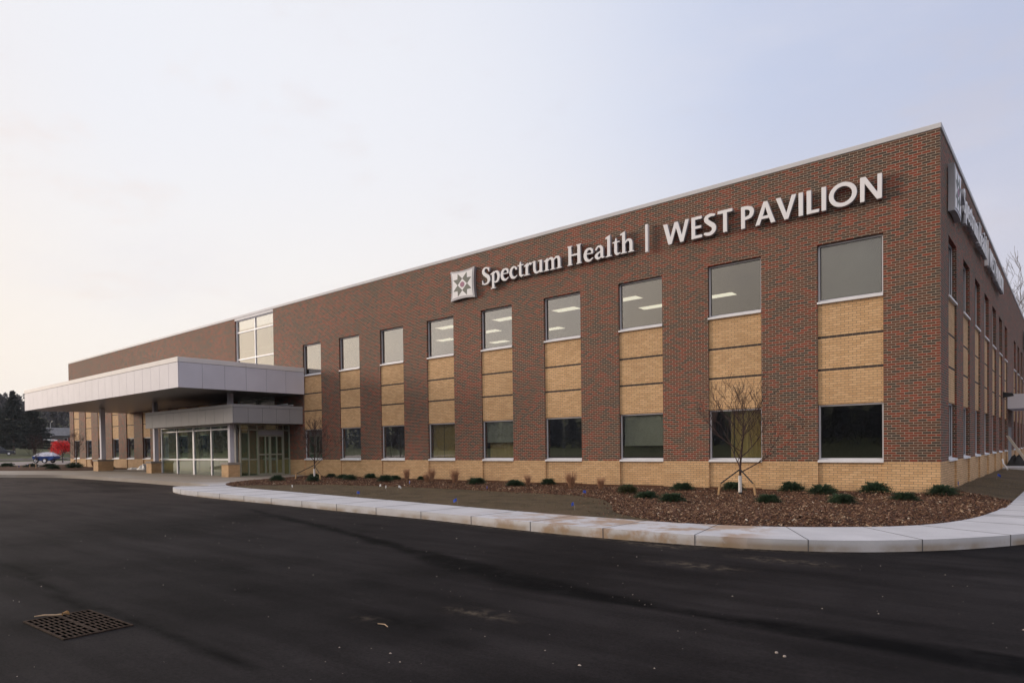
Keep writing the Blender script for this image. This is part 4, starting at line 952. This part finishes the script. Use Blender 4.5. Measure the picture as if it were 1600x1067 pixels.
# scarlet small tree
t = thing('red_tree', (-110, 12.1, -.9), 'small tree with bright scarlet leaves beside the left end of the wall', 'tree')
MB().tube([(0, 0, -.1), (.05, 0, .8), (0, 0, 1.5)], [.07, .06, .04], 7).ob('trunk', M['bark'], t)
rs = np.random.RandomState(3); V = []; F = []
for c_ in range(26):
    ce = np.array([rs.uniform(-1.0, 1.0), rs.uniform(-1.0, 1.0), 2.2+rs.uniform(-.6, .65)])
    for k in range(90):
        p = ce+rs.normal(size=3)*.26; dv = rs.normal(size=3); dv /= np.linalg.norm(dv); wv = np.cross(dv, rs.normal(size=3)); wv = wv/np.linalg.norm(wv)*.07
        b = len(V); V += [tuple(p-wv), tuple(p+dv*.12), tuple(p+wv), tuple(p-dv*.12)]; F.append((b, b+1, b+2, b+3))
me = bpy.data.meshes.new('crown'); me.from_pydata(V, [], F); me.update(); link('crown', me, M['redleaf'], t)
br = MB(); rsr = random.Random(4)
for k in range(7): grow(br, (0, 0, .7+.1*k), (math.cos(k*2.2), math.sin(k*2.2), .9), 1.0, .035, 2, rsr, .2, .5, 4)
br.ob('branches', M['bark'], t)
# woods across the road behind the viewer and along the horizon (one mass)
def woods(name, label, A, Dm, n, nl, Hh, sd_, leaf, c, spread=.2):
    rs = np.random.RandomState(sd_); N_ = n*nl
    a = rs.uniform(*A, n); d = rs.uniform(*Dm, n); x = -20+d*np.cos(a); y = -5+d*np.sin(a); z = terr(x, y); H = rs.uniform(*Hh, n)
    X, Y, Z, HH = (np.repeat(q, nl) for q in (x, y, z, H))
    hf = rs.uniform(0, 1, N_); p = np.column_stack([X+rs.normal(size=N_)*HH*spread*(1.15-hf), Y+rs.normal(size=N_)*HH*spread*(1.15-hf), Z+HH*hf])
    dv = rs.normal(size=(N_, 3)); dv /= np.linalg.norm(dv, axis=1)[:, None]; wv = np.cross(dv, rs.normal(size=(N_, 3))); wv /= np.linalg.norm(wv, axis=1)[:, None]
    l = rs.uniform(leaf*.5, leaf*1.2, N_)[:, None]
    V = np.stack([p-wv*l*.35, p+wv*l*.35, p+dv*l], 1).reshape(-1, 3)
    me = bpy.data.meshes.new(name); me.from_pydata(V.tolist(), [], np.arange(N_*3).reshape(-1, 3).tolist()); me.update()
    tag(link(name, me, simple(name+'_bark', c, .95, 0, .25, .05)), label, 'woods', kind='stuff')
woods('woodland', 'dark winter woods across the road, seen mirrored in the ground-floor windows', (math.pi*1.02, math.pi*1.98), (150, 260), 620, 260, (6, 11), 77, 1.0, (.085, .090, .105))
woods('hillside_woods', 'dark wooded hillside beyond the distant house', (math.pi*.86, math.pi*1.0), (300, 620), 260, 110, (9, 15), 78, 1.7, (.045, .045, .048))
# ---------------------------------------------------------------- marker flags
def flag(x, y, colr, label, k, h=.20):
    z = gz(x, y); t = thing('marker_flag', (x, y, z-.01), label, 'flag', 'small utility marker flags in the lawn and mulch', rz=k*1.7)
    MB().tube([(0, 0, -.05), (.01, 0, h*.6), (.03, .01, h)], .0025, 4).ob('wire', M['steel'], t)
    f = MB(); n = 5
    for i in range(n+1):
        u = i/n; yy = .018*math.sin(u*4+k); dz = -.04*u*u-.012*math.sin(u*3+k)
        f.v += [(.03+.085*u, .01+yy, h+dz), (.025+.085*u, .01+yy*1.4, h-.075+dz)]
    f.f = [(2*i, 2*i+1, 2*i+3, 2*i+2) for i in range(n)]
    o = f.ob('flag_sheet', M[colr], t); md = o.modifiers.new('t', 'SOLIDIFY'); md.thickness = .002
FL = [(-18.6, -7.75, 'white', 'white marker flag farthest left, near the entrance end of the lawn'), (-14.03, -8.35, 'blue', 'blue marker flag by the sidewalk edge, leftmost blue one on the front lawn'),
      (-15.51, -6.07, 'white', 'white marker flag left of a close pair of white flags'), (-14.95, -6.35, 'white', 'left white flag of the close pair in the lawn'), (-14.6, -6.15, 'white', 'right white flag of the close pair in the lawn'),
      (-16.33, -4.01, 'blue', 'blue marker flag at the mulch edge above the white pair'), (-9.38, -8.7, 'blue', 'blue marker flag close to the sidewalk in the middle of the lawn'), (-12.03, -4.5, 'blue', 'blue marker flag at the mulch edge below the spiky juniper'),
      (-7.93, -5.0, 'blue', 'blue marker flag at the mulch edge left of the juniper clump'), (-5.95, -8.4, 'blue', 'blue marker flag nearest the viewer, at the right tip of the lawn'), (.12, 2.6, 'blue', 'blue marker flag touching the side wall base just past the corner'), (.55, 9.0, 'blue', 'blue marker flag lying in the shaded side lawn'),
      (-57.0, -6.7, 'blue', 'blue marker flag at the far left edge of the picture'), (-62.5, -4.6, 'blue', 'blue marker flag below the blue trailer'), (-55.8, -5.6, 'white', 'white marker flag drooping in the far left bed')]
for k, (x, y, c, lb) in enumerate(FL): flag(x, y, c, lb, k, .20 if x > -50 else .34)
# ---------------------------------------------------------------- storm drain grate in the asphalt
gc = Vector((-4.74, -19.13)); ga = R(2.5); z0 = -1.15
t = thing('drain_grate', (gc.x, gc.y, z0), 'rusty two-panel iron storm drain grate set in the dark asphalt', 'drain grate', rz=ga)
fr = MB(); gw, gh = .53, .31
MB().box(-gw+.01, gw-.01, -gh+.01, gh-.01, .0045, .006).ob('pit_shade', M['void'], t)  # flat black sheet, its colour stands in for the shade below the bars
for a_ in ((-gw, gw, -gh, -gh+.022), (-gw, gw, gh-.022, gh), (-gw, -gw+.022, -gh+.022, gh-.022), (gw-.022, gw, -gh+.022, gh-.022), (-gw+.022, gw-.022, -.02, .02)): fr.box(*a_, .0, .011)
fr.ob('frame', M['iron'], t)
for s_ in (-1, 1):
    g = MB(); y0, y1 = (.02, gh-.022) if s_ > 0 else (-gh+.022, -.02)
    n = 7
    for i in range(1, n):                       # long ribs across
        x = -gw+.022+(2*gw-.044)*i/n; g.box(x-.014, x+.014, y0, y1, .0065, .010)
    m_ = 6
    for j in range(m_+1):
        y = y0+(y1-y0)*j/m_
        if 0 < j < m_: g.box(-gw+.022, gw-.022, y-.0075, y+.0075, .0065, .009)
    g.ob('grate_panel', M['iron'], t)
lf = MB(); rs = random.Random(3)
for i in range(7):
    u = i/6; a = .8+u*1.2; lf.v += [(.09*u*math.cos(a), .09*u*math.sin(a), .004+.05*math.sin(u*3.14)), (.09*u*math.cos(a)+.05*(1-abs(2*u-1)), .09*u*math.sin(a)-.05*(1-abs(2*u-1)), .012+.035*math.sin(u*3.14+.5))]
lf.f = [(2*i, 2*i+2, 2*i+3, 2*i+1) for i in range(6)]
M['leaf'] = simple('dry_leaf', (.40, .22, .08), .8, 0, .3, 20)
o = lf.ob('dry_leaf', M['leaf'], None, (gc.x-.36, gc.y-.03, z0+.022)); md = o.modifiers.new('t', 'SOLIDIFY'); md.thickness = .002; tag(o, 'curled dry brown leaf lying on the left side of the drain grate', 'leaf')
st_ = MB().tube([(-.20, -.19, .008), (-.13, -.12, .02), (-.07, -.03, .012), (0.02, .03, .03)], [.006, .009, .011, .006], 5)
M['straw_pale'] = simple('pale_dry_stalk', (.48, .34, .22), .8, 0, .2, 20)
tag(st_.ob('plant_stalk', M['straw_pale'], None, (gc.x-.36, gc.y-.03, z0+.02)), 'pale dry stalk beside the leaf on the drain grate', 'stalk')
tw = MB().tube([(0, 0, .004), (.09, .01, .01), (.17, -.02, .006)], [.004, .005, .003], 5)
tag(tw.ob('twig', M['straw_pale'], None, (-2.38, -17.25, -1.147)), 'short pale twig lying on the dark asphalt', 'twig')
for (x, y, lb) in ((.86, -15.8, 'left pale pebble of the pair on the tar streak'), (.94, -15.86, 'right pale pebble of the pair on the tar streak')):
    o = MB().lathe([(.0, .0), (.012, .003), (.014, .009), (.009, .016), (0, .018)], 7).ob('pebble', M['grit'], None, (x, y, -1.148)); tag(o, lb, 'pebble', 'pebbles on the asphalt')
# ---------------------------------------------------------------- blue trailer
t = thing('utility_trailer', (-109.6, 9.9, -.885), 'small blue trailer with a silvery tarp, parked on the far lot', 'trailer', rz=R(40))
M['trailer_blue'] = simple('blue_trailer_paint', (.015, .06, .27), .4, 0, .1, 3)
M['tarp'] = simple('silver_tarp', (.55, .54, .60), .5, .1, .35, 1.6, fine=6)
def hull(prof, ys, inset):
    mb_ = MB(); n = len(prof)
    for y_, s_ in ys:
        mb_.v += [(x*s_ if False else x, y_, z) for x, z in prof]
    for i in range(len(ys)-1):
        for k in range(n): mb_.f.append((i*n+k, i*n+(k+1) % n, (i+1)*n+(k+1) % n, (i+1)*n+k))
    mb_.f.append(tuple(range(n))); mb_.f.append(tuple((len(ys)-1)*n+k for k in range(n))[::-1]); return mb_
b_ = hull([(-1.55, .75), (-1.4, .55), (-.5, .42), (.9, .42), (1.45, .7), (1.55, 1.0), (-1.6, 1.0)], [(-.75, 1), (.75, 1)], 0)
bevel(b_.ob('body', M['trailer_blue'], t), .05, 2)
tp = MB(); nx_, ny_ = 14, 7; rs = np.random.RandomState(2)
for i in range(nx_+1):
    for j in range(ny_+1):
        u = i/nx_*2-1; v = j/ny_*2-1; e = (1-abs(u)**4)*(1-abs(v)**3)
        tp.v.append((u*1.68, v*.82, .98+.58*max(e, 0)+rs.uniform(-.03, .03)))
for i in range(nx_):
    for j in range(ny_): a = i*(ny_+1)+j; tp.f.append((a, a+ny_+1, a+ny_+2, a+1))
tp.ob('tarp', M['tarp'], t, smooth=True)
def wheel(par, x, y, z, r_, wd):
    o = MB().lathe([(r_*.62, -wd/2), (r_*.93, -wd/2), (r_, -wd*.3), (r_, wd*.3), (r_*.93, wd/2), (r_*.62, wd/2)], 22, (0, 0, 0), 'y').ob('wheel', M['black'], par, (x, y, z), smooth=True)
    MB().lathe([(0, -wd*.42), (r_*.2, -wd*.42), (r_*.5, -wd*.3), (r_*.64, -wd*.45), (r_*.64, wd*.45), (r_*.5, wd*.3), (r_*.2, wd*.42), (0, wd*.42)], 18, (0, 0, 0), 'y').ob('rim', M['alu_white'], o)
    return o
for x in (-.95, .35):
    for y in (-.88, .88): wheel(t, x, y, .36, .36, .22)
MB().box(-1.35, .8, -1.0, -.78, .74, .79).box(-1.35, .8, .78, 1.0, .74, .79).ob('fender', M['trailer_blue'], t)
MB().tube([(1.4, -.5, .55), (2.6, 0, .5), (3.1, 0, .5)], .05, 6).tube([(1.4, .5, .55), (2.6, 0, .5)], .05, 6).ob('drawbar', M['black'], t)
MB().tube([(2.5, 0, .0), (2.5, 0, .85)], .04, 6).ob('jack', M['steel'], t)
# ---------------------------------------------------------------- cars in the distance
def car(x, y, z, rz, paint, label, L=4.6, H=1.5):
    t = thing('parked_car', (x, y, z), label, 'car', 'cars parked far off', rz)
    k = L/4.6; pr_ = [(-2.25, .35), (-2.3, .75), (-2.1, .95), (-1.1, 1.0), (1.0, 1.0), (1.2, .98), (2.2, .8), (2.3, .5), (2.2, .3)]
    mb_ = MB(); n = len(pr_)
    for y_, s_ in ((-.88, .92), (-.82, 1.0), (.82, 1.0), (.88, .92)): mb_.v += [(a*k, y_, .3+(b-.3)*s_) for a, b in pr_]
    for i in range(3):
        for j in range(n): mb_.f.append((i*n+j, i*n+(j+1) % n, (i+1)*n+(j+1) % n, (i+1)*n+j))
    mb_.f.append(tuple(range(n))); mb_.f.append(tuple(3*n+j for j in range(n))[::-1])
    bevel(link('body', recalc(mb_.mesh('body')), paint, t), .04, 2)
    cb = MB(); c_ = [(-2.0, .96), (-1.5, H-.1), (-1.2, H-.04), (.2, H-.04), (1.1, .97)]
    for y_, s_ in ((-.78, 0), (-.62, 1), (.62, 1), (.78, 0)): cb.v += [(a*k, y_, b if s_ else .96+(b-.96)*.05) for a, b in c_]
    for i in range(3):
        for j in range(4): cb.f.append((i*5+j, i*5+j+1, (i+1)*5+j+1, (i+1)*5+j))
    link('windows', recalc(cb.mesh('windows')), M['car_glass'], t)
    MB().box(-1.48*k, .25*k, -.6, .6, H-.05, H-.0).ob('roof', paint, t)
    for xx in (-1.4*k, 1.4*k):
        for yy in (-.82, .82): wheel(t, xx, yy, .33, .33, .2)
    for yy in (-.6, .6): MB().box(2.2*k, 2.32*k, yy-.15, yy+.15, .6, .75).ob('headlight', M['white'], t)
    return t
M['car_glass'] = simple('dark_car_glass', (.02, .025, .03), .1, 0, .05, 2)
M['white_paint'] = simple('white_car_paint', (.75, .75, .77), .3, 0, .04, 1); M['navy_paint'] = simple('dark_car_paint', (.03, .035, .05), .3, 0, .1, 1)
car(-149.2, 13.2, .25, R(75), M['navy_paint'], 'dark car cut off by the left picture edge', 4.8, 1.75)
car(-253.8, 51.0, 4.2, R(60), M['white_paint'], 'white car on the far slope left of the red tree', 4.6, 1.6)
# lamp post, distant house
t = thing('lamp_post', (-225.2, 43.4, 3.2), 'slim grey lamp post in front of the distant house', 'lamp post')
MB().tube([(0, 0, -.3), (0, 0, 6.5)], [.16, .11], 8).ob('pole', M['steel'], t); MB().tube([(0, 0, 6.4), (.9, .2, 6.7)], .06, 6).ob('arm', M['steel'], t); bevel(MB().box(.7, 1.3, .1, .35, 6.62, 6.76).ob('lamp_head', M['steel'], t), .02)
t = thing('distant_house', (-268.6, 58.0, 3.7), 'low distant house with a grey hipped roof on the hillside', 'house', rz=R(70))
M['siding'] = simple('brown_grey_siding', (.10, .09, .085), .85, 0, .15, 1); M['shingle'] = simple('grey_shingles', (.17, .17, .18), .9, 0, .15, 1)
wl = MB().box(-6.5, 6.5, -4, 4, -.6, 3.0).ob('wall', M['siding'], t)
rf = MB().add([(-7.2, -4.6, 2.9), (7.2, -4.6, 2.9), (7.2, 4.6, 2.9), (-7.2, 4.6, 2.9), (-3.6, 0, 5.9), (3.6, 0, 5.9)], [(3, 2, 1, 0), (0, 1, 5, 4), (1, 2, 5), (2, 3, 4, 5), (3, 0, 4)]).ob('roof', M['shingle'], t)
MB().box(2.0, 2.8, .4, 1.2, 4.2, 6.6).ob('chimney', M['siding'], rf)
for xx in (-4.5, -1.5, 2.6, 5.0):
    for yy, yo in ((-4.03, -4.0), (4.0, 4.03)): 
        o = MB().box(xx-.55, xx+.55, yy, yo, 1.0, 2.2).ob('window', M['alu_white'], t); MB().box(xx-.47, xx+.47, yy-.012 if yy < 0 else yo, yy if yy < 0 else yo+.012, 1.08, 2.12).ob('pane', M['car_glass'], o)
# ---------------------------------------------------------------- odds and ends near the walls
def crumple(name, x, y, z, w_, d_, h_, seed, label, mt=None):
    rs = np.random.RandomState(seed); mb_ = MB(); n = 9
    for i in range(n+1):
        for j in range(n+1):
            u, v = i/n*2-1, j/n*2-1; e = max(0, (1-abs(u)**3)*(1-abs(v)**3)); mb_.v.append((u*w_/2+rs.uniform(-.02, .02), v*d_/2+rs.uniform(-.02, .02), .005+e*h_*rs.uniform(.55, 1.15)))
    for i in range(n):
        for j in range(n): a = i*(n+1)+j; mb_.f.append((a, a+n+1, a+n+2, a+1))
    o = mb_.ob(name, mt or M['white'], None, (x, y, z)); md = o.modifiers.new('t', 'SOLIDIFY'); md.thickness = .006; return tag(o, label, 'sheet' if mt is None else 'bag')
crumple('plastic_sheet', -50.2, -.9, -.79, 1.5, .9, .16, 3, 'crumpled white sheet lying flat on the paving by the far wall')
crumple('plastic_sheet', -48.6, -.8, -.79, 1.3, .8, .42, 4, 'crumpled white sheet heaped against the white pail under the canopy')
def pail(x, y, z, r_, h_, mt, label, rim=None):
    t = thing('pail', (x, y, z), label, 'pail')
    MB().lathe([(0, .0), (r_*.82, 0), (r_, h_), (r_*.93, h_), (r_*.8, .02), (0, .02)], 20).ob('body', mt, t, smooth=False)
    MB().lathe([(r_*1.0, h_*.88), (r_*1.07, h_*.88), (r_*1.07, h_*.93), (r_*1.0, h_*.93)], 20).ob('rim_band', mt, t)
    MB().tube([(-r_*1.03, 0, h_*.85), (-r_*.9, -r_*.5, h_*.6), (0, -r_*1.1, h_*.45), (r_*.9, -r_*.5, h_*.6), (r_*1.03, 0, h_*.85)], .006, 5).ob('handle', M['steel'], t)
pail(-47.6, -.75, -.79, .17, .36, M['white'], 'white pail beside the crumpled sheets under the canopy')
pail(.75, 26.4, -.76, .17, .36, M['violet'], 'violet pail on the door pad by the side wall')
pd = 21.5
b_ = MB(); b_.add([(.92, pd, -.76), (1.05, pd, -.76), (.15, pd, .78), (.04, pd, .78), (.92, pd+.4, -.76), (1.05, pd+.4, -.76), (.15, pd+.4, .78), (.04, pd+.4, .78)], [(0, 1, 2, 3), (7, 6, 5, 4), (0, 4, 5, 1), (1, 5, 6, 2), (2, 6, 7, 3), (3, 7, 4, 0)])
o = link('leaning_board', recalc(b_.mesh('leaning_board')), M['wood_pale'] if 'wood_pale' in M else simple('pale_plywood', (.50, .44, .36), .7, 0, .12, 4)); tag(o, 'long pale board leaning against the side wall by the door pad', 'board')
crumple('refuse_bag', .45, 23.0, -.76, .9, .8, .55, 8, 'dark rubbish bag on the door pad behind the leaning board', M['black'])
dp = MB().tube([(.06, 19.2, -.35), (.10, 19.0, -.55), (.3, 18.4, -.80)], .035, 8); tag(dp.ob('drain_pipe', M['white'], None), 'short white drain pipe running out from the side wall base', 'pipe')
t = thing('wall_lamp', (0, 20.6, 2.75), 'dark box-shaped wall lamp beside the side entrance roof', 'wall lamp')
bevel(MB().add([(0, -.2, -.1), (.42, -.2, -.03), (.42, .2, -.03), (0, .2, -.1), (0, -.2, .16), (.36, -.2, .10), (.36, .2, .10), (0, .2, .16)], [(0, 3, 2, 1), (4, 5, 6, 7), (0, 1, 5, 4), (1, 2, 6, 5), (2, 3, 7, 6), (3, 0, 4, 7)]).ob('housing', M['black'], t), .015)
MB().box(.0, .03, -.09, .09, -.12, .18).ob('bracket', M['black'], t)
t = thing('wall_sign_panel', (0.0, 37.2, 7.4), 'second white sign far along the side wall, cut by the right picture edge', 'sign')
bevel(MB().box(.03, .3, 0, 1.2, -.6, .55).ob('sign_box', M['sign_side'], t), .02); MB().box(.301, .315, .06, 1.14, -.54, .49).ob('sign_face', M['sign'], t)
# ---------------------------------------------------------------- haze
HAZE = 0.00015
if HAZE:
    o = MB().box(-760, 160, -420, 420, -3, 70).ob('haze', None); tag(o, kind='stuff')
    m = bpy.data.materials.new('haze_air'); m.use_nodes = True; t = m.node_tree; t.nodes.clear()
    pv = N(t, 'ShaderNodeVolumePrincipled'); pv.inputs['Color'].default_value = (.88, .87, .95, 1); pv.inputs['Density'].default_value = HAZE
    ou = N(t, 'ShaderNodeOutputMaterial'); lk(t, pv.outputs[0], ou.inputs['Volume']); o.data.materials.append(m)
